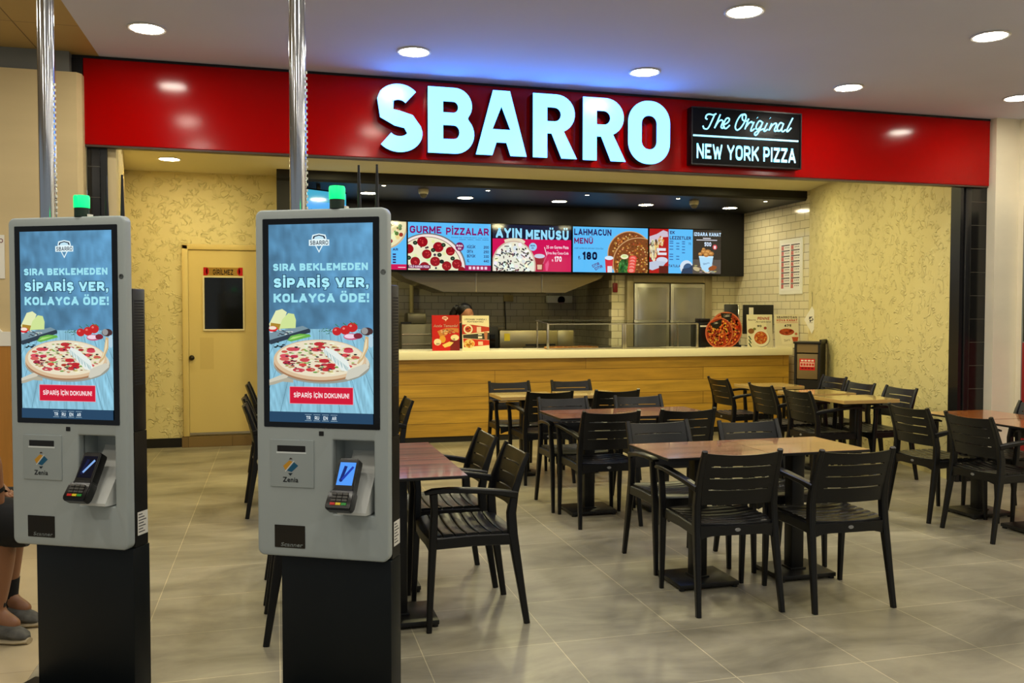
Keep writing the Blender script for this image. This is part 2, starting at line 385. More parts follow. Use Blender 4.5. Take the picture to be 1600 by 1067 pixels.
def toppings(cv, cx, cy, rx, ry, spec, lim=0.93):
    for n, r, cols, asp in spec:
        cv.next()
        for _ in range(n):
            a = rnd(0, 6.283); d = math.sqrt(rnd(0, 1))*lim; k = rnd(0.75, 1.25); col = random.choice(cols)
            cv.ell(cx+rx*d*math.cos(a), cy+ry*d*math.sin(a), r*k, r*k*(ry/rx)*asp, jit(col), n=9, rot=rnd(0, 180) if abs(rx-ry) < 1 and asp != 1 else 0, nx=False)
def skin_body(name, J, bones, mat, parent=None, sub=2):
    me = bpy.data.meshes.new(name); ks = list(J); idx = {k: i for i, k in enumerate(ks)}
    me.from_pydata([J[k][0] for k in ks], [(idx[a], idx[b]) for a, b in bones], [])
    ob = bpy.data.objects.new(name, me); COL.objects.link(ob)
    md = ob.modifiers.new('skin', 'SKIN'); md.use_smooth_shade = True
    sv = me.skin_vertices[0].data
    for k in ks:
        r = J[k][1]; sv[idx[k]].radius = (r, r) if not isinstance(r, tuple) else r
    sv[0].use_root = True
    ob.modifiers.new('sub', 'SUBSURF').levels = sub
    dg = bpy.context.evaluated_depsgraph_get(); new = bpy.data.meshes.new_from_object(ob.evaluated_get(dg))
    bpy.data.objects.remove(ob); new.name = name
    new.polygons.foreach_set('use_smooth', [True]*len(new.polygons))
    return link(name, new, mat, parent)
# ------------------------------------------------------------------ materials of the place
FLOOR = brick_mat('floor_porcelain_tile', (150, 144, 124), (141, 135, 116), (200, 190, 158), 0.585, 0.537, 0.0020, offset=0, rough=0.36, axes='xy', loc=(0.012, 3.64), bumpd=0.0008, grain=((1.3, 2.6, 1), 0.5), spec=0.55)
OUTER = brick_mat('entrance_floor_tile', (196, 180, 146), (190, 174, 140), (160, 146, 118), 0.9, 0.9, 0.002, offset=0, rough=0.25, axes='xy', loc=(-0.95, 3.9), bumpd=0.0005, grain=((1.2, 1.2, 1), 0.08))
CEIL = M('ceiling_plaster', (214, 216, 234), 0.9, noise=((0.8, 0.8, 1), 0.04, 3))
SHOPCEIL = M('shop_ceiling_paint', (222, 212, 170), 0.9)
BEIGE = M('beige_panel', (206, 184, 136), 0.55, noise=((1, 1, 6), 0.05, 3))
RED = M('red_gloss_panel', (164, 1, 1), 0.13, spec=0.2)
BLACK = M('black_satin', (13, 13, 14), 0.42)
BLACKWALL = M('black_paint', (8, 8, 11), 0.5)
DARKNAVY = M('sign_return_black', (12, 13, 20), 0.35)
PINK = M('pale_wall_paint', (250, 240, 212), 0.8, noise=((1.5, 1.5, 3), 0.05, 4))
SUBWAY = brick_mat('cream_subway_tile', (226, 216, 178), (220, 209, 170), (150, 140, 110), 0.2, 0.1, 0.0035, rough=0.12, axes='xz')
SUBSHADE = brick_mat('shaded_subway_tile', (150, 142, 118), (142, 134, 112), (96, 90, 74), 0.2, 0.1, 0.0035, rough=0.14, axes='xz')  # the subway tile again, shade of the kitchen recess put into its colours
BRICKW = brick_mat('cream_painted_brick', (222, 200, 138), (216, 194, 130), (150, 128, 76), 0.26, 0.085, 0.007, rough=0.6, axes='xz', bumpd=0.008)
BTILE = brick_mat('black_wall_tile', (26, 25, 23), (22, 21, 20), (84, 80, 70), 0.3, 0.2, 0.0025, rough=0.16, axes='xz', offset=0)
PLANK = brick_mat('oak_plank_cladding', (196, 152, 54), (178, 134, 44), (88, 58, 18), 2.6, 0.147, 0.0022, offset=0.42, rough=0.45, axes='xz', loc=(0.3, 0.064), grain=((1.3, 1, 16), 0.30))
RISER = brick_mat('brown_riser_tile', (128, 104, 62), (120, 96, 58), (90, 72, 44), 0.45, 0.3, 0.003, offset=0, rough=0.4, axes='xz')
def stucco():
    m = bpy.data.materials.new('trowelled_stucco'); m.use_nodes = True; nt = m.node_tree; N = nt.nodes; L = nt.links; b = N['Principled BSDF']
    b.inputs['Base Color'].default_value = C4((222, 209, 150)); b.inputs['Roughness'].default_value = 0.55
    tc = N.new('ShaderNodeTexCoord'); n1 = N.new('ShaderNodeTexNoise'); n1.inputs['Scale'].default_value = 17; n1.inputs['Detail'].default_value = 1.5
    n1.inputs['Distortion'].default_value = 0.6
    L.new(tc.outputs['Object'], n1.inputs['Vector'])
    # short ridges left by the trowel: thin crests where the noise crosses mid level, in patches
    s = N.new('ShaderNodeMath'); s.operation = 'SUBTRACT'; s.inputs[1].default_value = 0.5; L.new(n1.outputs['Fac'], s.inputs[0])
    a = N.new('ShaderNodeMath'); a.operation = 'ABSOLUTE'; L.new(s.outputs[0], a.inputs[0])
    r = N.new('ShaderNodeMapRange'); r.interpolation_type = 'SMOOTHSTEP'; r.inputs[1].default_value = 0.0; r.inputs[2].default_value = 0.06; r.inputs[3].default_value = 1; r.inputs[4].default_value = 0
    L.new(a.outputs[0], r.inputs[0])
    n2 = N.new('ShaderNodeTexNoise'); n2.inputs['Scale'].default_value = 9; n2.inputs['Detail'].default_value = 1; L.new(tc.outputs['Object'], n2.inputs['Vector'])
    g = N.new('ShaderNodeMapRange'); g.inputs[1].default_value = 0.46; g.inputs[2].default_value = 0.58; L.new(n2.outputs['Fac'], g.inputs[0])
    ad = N.new('ShaderNodeMath'); ad.operation = 'MULTIPLY'; L.new(r.outputs[0], ad.inputs[0]); L.new(g.outputs[0], ad.inputs[1])
    bp = N.new('ShaderNodeBump'); bp.inputs['Strength'].default_value = 0.9; bp.inputs['Distance'].default_value = 0.009
    L.new(ad.outputs[0], bp.inputs['Height']); L.new(bp.outputs[0], b.inputs['Normal'])
    return m
STUCCO = stucco()
CREAM = M('cream_door_paint', (216, 194, 124), 0.45)
STEEL = M('brushed_steel', (176, 170, 158), 0.34, metal=1.0, noise=((2, 2, 60), 0.10, 3))
CHROME = M('polished_chrome', (190, 192, 196), 0.14, metal=1.0)
WHITE = M('white_plastic', (232, 228, 214), 0.4)
GLASS = M('clear_glass', (245, 250, 248), 0.02, trans=1.0, ior=1.12, spec=0.5)
LAMPMAT = M('lamp_diffuser', (240, 240, 240), 0.5, emit=LCOL, es=LAMP)
SHOPLAMP = M('shop_lamp_diffuser', (240, 240, 240), 0.5, emit=(1, 0.84, 0.50), es=120)
CANLAMP = M('canopy_lamp_diffuser', (240, 240, 240), 0.5, emit=(1, 0.88, 0.6), es=110)
RIM = M('white_lamp_rim', (228, 226, 220), 0.45)

# ------------------------------------------------------------------ the room
def S(name, mb, mat, parent=None, loc=None, rz=0.0, kind=True):
    o = mb.build(name, mat, parent, 35, loc, rz)
    if kind and parent is None: o['kind'] = 'structure'
    return o
def wall(name, p0, p1, z0, z1, t, mat, parent=None):
    L = math.hypot(p1[0]-p0[0], p1[1]-p0[1]); a = math.atan2(p1[1]-p0[1], p1[0]-p0[0])
    return S(name, MB().box(0, L, 0, t, z0, z1), mat, parent, (p0[0], p0[1], 0), a)
S('floor', MB().box(-0.95, 8, -2.5, 13.2, -0.12, 0), FLOOR)
S('floor', MB().box(-6, -0.95, -2.5, 6.1, -0.12, 0), OUTER)
S('floor', MB().box(-6, -0.95, 6.1, 13.2, -0.12, 0), FLOOR)
S('ceiling', MB().box(-1.075, 8, -2.5, 6.26, 3.1, 3.2), CEIL)
BPAN = brick_mat('beige_ceiling_panel', (186, 158, 96), (180, 152, 92), (110, 92, 56), 0.62, 1.1, 0.003, offset=0, rough=0.5, axes='xy', loc=(-1.42, 5.6))
S('ceiling', MB().box(-6, -1.075, -2.5, 6.26, 3.1, 3.2), BPAN)
S('ceiling', MB().box(-2.2, 6.9, 6.26, 13.2, 2.95, 3.05), SHOPCEIL)
S('shadow_gap_fill', MB().box(-1.235, 5.9, 6.215, 6.27, 3.0805, 3.0995).box(-1.238, -1.175, 6.215, 6.27, 2.53, 3.08), BLACKWALL)  # black boxes standing in for shade in the gaps above and left of the fascia
# left of the shop: panelled mall wall
lw = MB(); lw.prism([(-6, 6.1), (-1.19, 6.1), (-1.165, 6.135), (-1.165, 6.24), (-6, 6.24)], 0, 2.96, 'xy')
lwo = S('wall_left', lw, BEIGE)
S('wall_left', MB().box(-6, -1.24, 6.15, 6.24, 2.96, 3.1), M('grey_blue_band', (120, 122, 116), 0.6))
S('trim_2', MB().box(-1.316, -1.312, 6.0975, 6.101, 0.0, 2.96), M('panel_joint', (92, 76, 46), 0.8))
S('trim_3', MB().box(-6, -1.585, 6.07, 6.1, 0, 1.243), M('oak_veneer', (176, 120, 46), 0.5, noise=((14, 14, 1), 0.16, 4)))
arc = [(-2.6, 1.243), (-1.575, 1.243), (-1.575, 1.33)] + [(-1.60-0.40+0.42*math.cos(R(a)), 1.20+0.28*math.sin(R(a))) for a in range(28, 91, 6)] + [(-2.6, 1.48)]
S('trim_4', MB().prism(arc, 6.065, 6.1), WHITE)
# pillars either side of the opening
S('trim_5', MB().box(0, 0.075, 0, 0.10, 0, 2.53).box(0.0751, 0.082, 0.02, 0.10, 0, 2.53), BTILE, loc=(-1.165, 6.26, 0))
S('trim_6', MB().box(-1.083, -1.043, 6.25, 6.36, 0, 2.53), BLACK)
S('trim_7', MB().box(-1.043, -0.992, 6.27, 6.36, 0, 2.95), M('bleached_wood_jamb', (206, 186, 140), 0.6, noise=((8, 8, 1), 0.1, 4)))
S('trim_8', MB().box(0, 0.165, 0, 0.12, 0, 2.53), BTILE, loc=(5.745, 6.25, 0))
S('trim_9', MB().box(5.64, 5.674, 6.25, 6.36, 0, 2.53).box(5.682, 5.742, 6.235, 6.36, 0, 2.53, 0.006), M('black_shutter_rail', (24, 24, 25), 0.3, spec=0.6))
# right of the shop
S('wall_right', MB().box(5.912, 6.4, 6.16, 6.34, 0, 3.1), PINK)
S('wall_right', MB().box(6.155, 6.4, -2.5, 6.16, 0, 3.1), PINK)
S('baseboard_right', MB().box(5.912, 6.155, 6.148, 6.16, 0, 0.07).box(6.143, 6.155, 3, 6.148, 0, 0.07), M('grey_skirting', (136, 128, 108), 0.5))
nb = MB().box(6.135, 6.155, 4.2, 6.085, 0.08, 2.36); S('shadow_gap_fill0', nb, M('grey_shopfront_frame', (126, 130, 122), 0.4))
S('window_1', MB().box(6.128, 6.135, 4.25, 6.062, 1.21, 2.32), M('dark_shopfront_glass', (44, 46, 42), 0.1))
S('shadow_gap_fill1', MB().box(6.126, 6.135, 4.25, 6.066, 0.12, 1.20), M('red_lower_panel', (150, 8, 16), 0.35))
# inside the shop
wall('wall_left', (-0.992, 6.36), (-1.51, 10.05), 0, 2.95, 0.1, BRICKW)
wall('wall_back', (-1.51, 10.05), (0.035, 10.05), 0, 2.95, 0.12, STUCCO)
wall('wall_right', (6.10, 8.62), (5.655, 6.34), 0, 2.95, 0.1, STUCCO)
wall('wall_right', (6.35, 9.50), (6.10, 8.62), 0, 2.95, 0.1, STUCCO)
wall('wall_right', (6.35, 11.3), (6.35, 9.50), 0, 2.95, 0.1, SUBWAY)
wall('wall_back', (4.47, 11.3), (6.35, 11.3), 0, 2.95, 0.1, SUBWAY)
wall('wall_back', (4.47, 12.8), (4.47, 11.4), 0, 2.95, 0.1, SUBSHADE)
wall('wall_back', (0.035, 12.8), (4.47, 12.8), 0, 2.95, 0.1, SUBSHADE)
wall('wall_left', (0.135, 10.17), (0.135, 12.8), 0, 2.95, 0.1, SUBSHADE)
S('baseboard_left', MB().box(-1.51, -0.965, 10.035, 10.05, 0, 0.10), BLACK)
S('shadow_gap_fill2', MB().box(-0.965, 0.03, 9.99, 10.05, 0, 0.115), RISER)
# black canopy above the counter with the wall that carries the menu boards
cn = MB(); cn.prism([(9.55, 2.86), (9.575, 2.835), (11.05, 2.835), (11.05, 2.95), (9.55, 2.95)], 0.035, 6.345, 'yz')
S('ceiling', cn, BLACKWALL)
S('wall_back', MB().box(0.035, 6.345, 11.05, 11.2, 1.965, 2.835), BLACKWALL)
S('shadow_gap_fill3', MB().box(0.036, 0.20, 9.57, 11.2, 0, 2.835), BLACKWALL)
# door to the back of the shop
door = empty('door_1', (-0.875, 10.03, 0.12)); door['kind'] = 'structure'
fr = MB()
fr.box(-0.075, -0.012, -0.03, 0.0, -0.004, 2.06, 0.008).box(0.87, 0.935, -0.03, 0.0, -0.004, 2.06, 0.008).box(-0.075, 0.935, -0.03, 0.0, 2.005, 2.065, 0.008)
fr.build('door_frame', CREAM, door)
lf = MB(); lf.box(-0.010, 0.868, -0.012, 0.015, 0.01, 2.0); lf.build('door_leaf', CREAM, door)
MB().box(-0.01, 0.868, -0.0135, -0.0121, 0.01, 0.035).build('kick_strip', STEEL, door)
MB().box(0.10, 0.24, -0.0129, -0.0121, 0.72, 1.06).build('door_patch', M('cream_patch', (208, 185, 116), 0.45), door)
kn = MB(); kn.lathe([(0.0, 0), (0.026, 0.002), (0.028, 0.012), (0.012, 0.018), (0.012, 0.03), (0.024, 0.036), (0.026, 0.05), (0.0, 0.058)], (0.016, -0.012, 0.845), 20, 'y')
kn.build('door_knob', M('dark_bronze', (58, 52, 36), 0.35, metal=0.8), door)
wf = plate('window_frame', [rrect(0.135, 0.562, 1.135, 1.725, 0.004), rrect(0.151, 0.547, 1.152, 1.708, 0.002)], -0.028, -0.012, M('pale_window_frame', (226, 214, 170), 0.4), door)
MB().box(0.151, 0.547, -0.020, -0.013, 1.152, 1.708).build('window_pane', M('dark_door_glass', (16, 17, 16), 0.06, spec=0.6), door)
cv = Canvas(0.405, 0.088, (0, 0, 405, 88)); cv.rect(0, 0, 405, 88, (176, 140, 56))
for k in range(7): cv.rect(40, 10+11*k, 365, 14+11*k, (120, 80, 30), k == 0)
cv.rect(0, 0, 42, 88, (190, 14, 14)); cv.rect(363, 0, 405, 88, (190, 14, 14), False); cv.ell(42, 44, 16, 34, (190, 14, 14), nx=False); cv.ell(363, 44, 16, 34, (190, 14, 14), nx=False)
cv.caps('GİRİLMEZ', 98, 22, 306, 80, (24, 18, 12), 0.2)
sg = MB().box(-0.2025, 0.2025, 0, 0.004, 0, 0.088).build('door_sign', M('door_sign_board', (176, 140, 56), 0.5), door, loc=(0.345, -0.0175, 1.73))
cv.build('sign_print', PRINT, sg, (0, -0.0005, 0))

# ------------------------------------------------------------------ recessed lamps
def lamp(loc, r, label, mat, cat='ceiling light', group=None, name='recessed_downlight', beam=None):
    t = empty(name, loc, 0, label, cat, group)
    ring = MB(); ring.lathe([(r*1.0, 0.0), (r*1.16, -0.001), (r*1.2, -0.006), (r*1.12, -0.010), (r*1.0, -0.008)], n=32, cap=False); ring.build('trim_ring', RIM, t)
    d = MB(); d.lathe([(0.0001, -0.006), (r, -0.006), (r, -0.003), (0.0001, -0.003)], n=32); d.build('diffuser', mat, t, 0)
    if beam:
        b = disk(0, 0, -0.012, r*1.9, beam, SHOP); b.parent = t
    return t
for x, y, lb in ((-0.70, 5.53, 'round recessed downlight in the grey ceiling above the left end of the red fascia'),
                 (0.865, 5.575, 'round recessed downlight left of the blue glow, above the S of the sign'),
                 (2.46, 5.625, 'round recessed downlight within the blue glow above the last letters of the sign'),
                 (4.064, 5.615, 'small looking recessed downlight above the right part of the red fascia'),
                 (5.515, 5.54, 'recessed downlight cut by the right edge of the photo'),
                 (2.494, 4.36, 'round recessed downlight at the very top of the photo, right of centre'),
                 (4.126, 4.36, 'large looking recessed downlight near the upper right corner of the photo')):
    lamp((x, y, 3.1), 0.092, lb, LAMPMAT, group='recessed ceiling downlights of the hall')
lamp((-0.975, 9.20, 2.95), 0.092, 'round downlight in the cream ceiling above the stucco wall and door', SHOPLAMP, beam=None)
for x, y, lb in ((1.06, 10.28, 'canopy downlight seen beside the antennas of the nearer kiosk'), (2.227, 10.39, 'canopy downlight above the gourmet pizza menu screen'),
                 (3.42, 10.41, 'canopy downlight above the menu-of-the-month screen'), (4.60, 10.45, 'canopy downlight above the flatbread menu screen'),
                 (5.80, 10.47, 'canopy downlight nearest the tiled right wall')):
    lamp((x, y, 2.835), 0.088, lb, CANLAMP, group='larger downlights in the black canopy')
for x, y, lb in ((1.16, 9.62, 'tiny canopy spot right of the kiosk antennas'), (2.34, 9.70, 'tiny canopy spot between the first and second large canopy lamps'),
                 (3.55, 9.76, 'tiny canopy spot in the middle of the black canopy'), (4.72, 9.77, 'tiny canopy spot left of the right smoke detector'), (5.88, 9.73, 'tiny canopy spot nearest the right wall')):
    lamp((x, y, 2.835), 0.022, lb, CANLAMP, 'spotlight', 'tiny spots in the black canopy', 'mini_spotlight')
for x, y, lb in ((1.63, 9.85, 'pale smoke detector under the canopy above the first menu screens'), (5.02, 9.95, 'pale smoke detector under the canopy near the right wall')):
    t = empty('smoke_detector', (x, y, 2.835), 0, lb, 'smoke detector', 'detectors on the canopy')
    MB().lathe([(0.058, 0), (0.060, -0.02), (0.054, -0.045), (0.05, -0.05), (0.0, -0.05)], n=24).build('base', M('aged_white_plastic', (196, 188, 160), 0.5), t)
    MB().lathe([(0.044, -0.05), (0.044, -0.06), (0.034, -0.082), (0.018, -0.095), (0.0, -0.097)], n=24).build('sensor_cap', M('grey_sensor', (84, 80, 70), 0.5), t)

# ------------------------------------------------------------------ fascia and its lit sign
sign = empty('storefront_sign', (2.35, 6.2, 2.53), 0, 'long glossy red fascia sign with big glowing letters SBARRO', 'shop sign')
MB().box(-3.52, 3.535, 0, 0.06, 0, 0.55, 0.004, 1).build('fascia_panel', RED, sign)
MB().box(-3.515, 3.53, 0.005, 0.075, -0.012, -0.0005).build('bottom_edge', M('fascia_edge', (70, 52, 40), 0.4), sign)
LETTER = M('letter_face_acrylic', (30, 60, 70), 0.25, emit=(0.50, 2.2, 8.0), es=1.0)
def stroke(pts, t):
    Lp, Rp = [], []
    for i, p in enumerate(pts):
        a, b = pts[max(i-1, 0)], pts[min(i+1, len(pts)-1)]; dx, dy = b[0]-a[0], b[1]-a[1]; l = math.hypot(dx, dy)
        Lp.append((p[0]-dy/l*t/2, p[1]+dx/l*t/2)); Rp.append((p[0]+dy/l*t/2, p[1]-dx/l*t/2))
    return Lp + Rp[::-1]
def arcp(cx, cy, rx, ry, a0, a1, n=14): return [(cx+rx*math.cos(R(a0+(a1-a0)*k/n)), cy+ry*math.sin(R(a0+(a1-a0)*k/n))) for k in range(n+1)]
T = 0.232
def glyph(ch, wd):
    if ch == 'O': return [rrect(0, wd, 0, 1, wd*0.47, 10), rrect(T, wd-T, T, 1-T, (wd-2*T)*0.47, 8)]
    if ch == 'A':
        a = 0.135
        out = [(0, 0), (T*1.12, 0), (T*1.12+0.065, 0.20), (wd-T*1.12-0.065, 0.20), (wd-T*1.12, 0), (wd, 0), (wd/2+a, 1), (wd/2-a, 1)]
        return [out, [(wd/2-0.145, 0.40), (wd/2+0.145, 0.40), (wd/2, 0.76)]]
    if ch == 'B':
        out = [(0, 0)] + arcp(wd-0.30, 0.30, 0.30, 0.30, -90, 42, 12) + [(wd-0.10, 0.535)] + arcp(wd-0.31, 0.73, 0.275, 0.27, -38, 90, 12) + [(0, 1)]
        return [out, [(T, T*0.93)] + arcp(wd-0.315, 0.325, 0.085, 0.105, -90, 90, 8) + [(T, 0.43)], [(T, 0.62)] + arcp(wd-0.325, 0.705, 0.075, 0.085, -90, 90, 8) + [(T, 0.79)]]
    if ch == 'R':
        out = [(0, 0), (T, 0), (T, 0.385), (wd-0.42, 0.385), (wd-T*1.10, 0), (wd, 0), (wd-0.22, 0.425)] + arcp(wd-0.345, 0.70, 0.31, 0.30, -55, 90, 12) + [(0, 1)]
        return [out, [(T, 0.575)] + arcp(wd-0.375, 0.685, 0.11, 0.11, -90, 90, 8) + [(T, 0.795)]]
    if ch == 'S':
        h = T/2; w2 = wd
        p = arcp(w2*0.49, 0.715, w2*0.49-h-0.01, 0.285-h, 34, 200, 16) + arcp(w2*0.50, 0.285, w2*0.5-h, 0.285-h, 36, -146, 18)
        p = p[:13] + [(w2*0.235, 0.56), (w2*0.45, 0.498), (w2*0.70, 0.455)] + p[19:]
        return [stroke(p, T)]
CAP = 0.457
for ch, x0, x1, zb in (('S', 0.681, 1.004, 2.560), ('B', 1.044, 1.3725, 2.567), ('A', 1.386, 1.757, 2.570), ('R', 1.806, 2.138, 2.570), ('R', 2.186, 2.520, 2.568), ('O', 2.541, 2.876, 2.560)):
    lp = [[(x0-2.35+u*CAP, zb-2.53+v*CAP) for u, v in l] for l in glyph(ch, (x1-x0)/CAP)]
    cap = 0.466 if ch in 'SO' else CAP
    if cap != CAP: lp = [[(x, (z-(zb-2.53))*cap/CAP+zb-2.53) for x, z in l] for l in lp]
    o = plate('letter', lp, -0.094, -0.012, DARKNAVY, sign, smooth=30)
    plate('letter_face', lp, -0.100, -0.0942, LETTER, o, bevel=0.0, smooth=0)
# lightbox with script lettering
box = empty('lightbox_sign', (3.535, 6.2, 2.577), 0, 'black rectangular lightbox reading The Original New York Pizza', 'shop sign')
MB().box(-0.474, 0.474, -0.08, -0.001, 0, 0.437, 0.006).build('case', M('lightbox_black', (7, 7, 9), 0.4, spec=0.25), box)
plate('case_rim', [rrect(-0.474, 0.474, 0, 0.437, 0.006), rrect(-0.464, 0.464, 0.010, 0.427, 0.004)], -0.0845, -0.0801, DARKNAVY, box)
NEON = M('lit_lettering', (200, 240, 250), 0.3, emit=(0.30, 1.02, 1.5), es=1.0)
SCRIPT = [[(3.1923, 2.9223), (3.1788, 2.9306), (3.1853, 2.952), (3.2086, 2.9624), (3.2422, 2.9584), (3.2657, 2.9688)],
[(3.2556, 2.9652), (3.2226, 2.8969), (3.1962, 2.8532), (3.1661, 2.8516), (3.1559, 2.8721)],
[(3.3014, 2.9649), (3.2763, 2.909), (3.2532, 2.8594)],
[(3.2532, 2.8594), (3.2831, 2.9064), (3.3099, 2.9231), (3.3235, 2.9117), (3.3103, 2.8807), (3.3105, 2.8656), (3.324, 2.8633), (3.3374, 2.8762)],
[(3.3305, 2.8879), (3.3609, 2.9048), (3.3776, 2.927), (3.3707, 2.9417), (3.3504, 2.9345), (3.3305, 2.897), (3.3307, 2.8697), (3.3511, 2.8618), (3.3814, 2.8877)],
[(3.5136, 2.9744), (3.4794, 2.9724), (3.4457, 2.9278), (3.4291, 2.8782), (3.443, 2.8546), (3.4736, 2.8716), (3.5074, 2.9192), (3.5206, 2.9626), (3.5067, 2.9801), (3.4898, 2.9639), (3.4935, 2.9336), (3.5278, 2.9295), (3.5449, 2.9457)],
[(3.5414, 2.9455), (3.5114, 2.8645)], [(3.5181, 2.8801), (3.5452, 2.9122), (3.5692, 2.9258), (3.5727, 2.9137)],
[(3.5899, 2.9239), (3.5629, 2.8643), (3.5699, 2.8555), (3.5939, 2.8721)],
[(3.6626, 2.925), (3.6382, 2.9358), (3.6143, 2.9069), (3.6077, 2.8759), (3.625, 2.8707), (3.649, 2.8966), (3.666, 2.9282)],
[(3.666, 2.9282), (3.6322, 2.8527), (3.6082, 2.8238), (3.5943, 2.8323), (3.6114, 2.8516), (3.6735, 2.8765)],
[(3.7043, 2.9212), (3.6771, 2.8674), (3.6842, 2.8586), (3.7083, 2.8753)], [(3.7427, 2.9215), (3.7189, 2.8666)],
[(3.7223, 2.8699), (3.7498, 2.9084), (3.7776, 2.9253), (3.7847, 2.9134), (3.7677, 2.8755), (3.7748, 2.8635), (3.7992, 2.8772)],
[(3.8443, 2.9248), (3.8196, 2.9308), (3.7954, 2.8986), (3.7923, 2.8706), (3.8133, 2.8687), (3.8341, 2.8946), (3.8478, 2.9262), (3.8308, 2.8789), (3.8415, 2.8641), (3.866, 2.8809)],
[(3.9284, 2.9742), (3.88, 2.8847), (3.8838, 2.8664), (3.9152, 2.8959)], [(3.6171, 2.9591), (3.6185, 2.958)], [(3.7282, 2.9625), (3.7296, 2.9614)]]
def smooth_pts(p, n=5):
    if len(p) < 3: return p
    out = []
    for i in range(len(p)-1):
        a, b, c, d = p[max(i-1, 0)], p[i], p[i+1], p[min(i+2, len(p)-1)]
        for k in range(n):
            t = k/n
            out.append(tuple(0.5*(2*b[j] + (c[j]-a[j])*t + (2*a[j]-5*b[j]+4*c[j]-d[j])*t*t + (-a[j]+3*b[j]-3*c[j]+d[j])*t**3) for j in range(2)))
    return out + [p[-1]]
sc = MB()
for st in SCRIPT:
    p = smooth_pts(st); r = 0.0058 if len(st) > 2 or abs(st[0][1]-st[1][1]) > 0.01 else 0.0085
    sc.tube([(x-3.535, -0.083, z-2.577) for x, z in p], r, 8)
sc.build('script_lettering', NEON, box)
MB().box(3.075-3.535, 3.979-3.535, -0.085, -0.0815, 0.213, 0.2255).build('rule', NEON, box)
cv = Canvas(0.852, 0.112, (0, 0, 852, 112)); cv.caps('NEW YORK PIZZA', 0, 0, 852, 112, (0, 0, 0), 0.2)
ny = cv.build('block_lettering', None, box, (3.532-3.535, -0.0825, 2.625-2.577)); ny.data.materials.append(NEON)
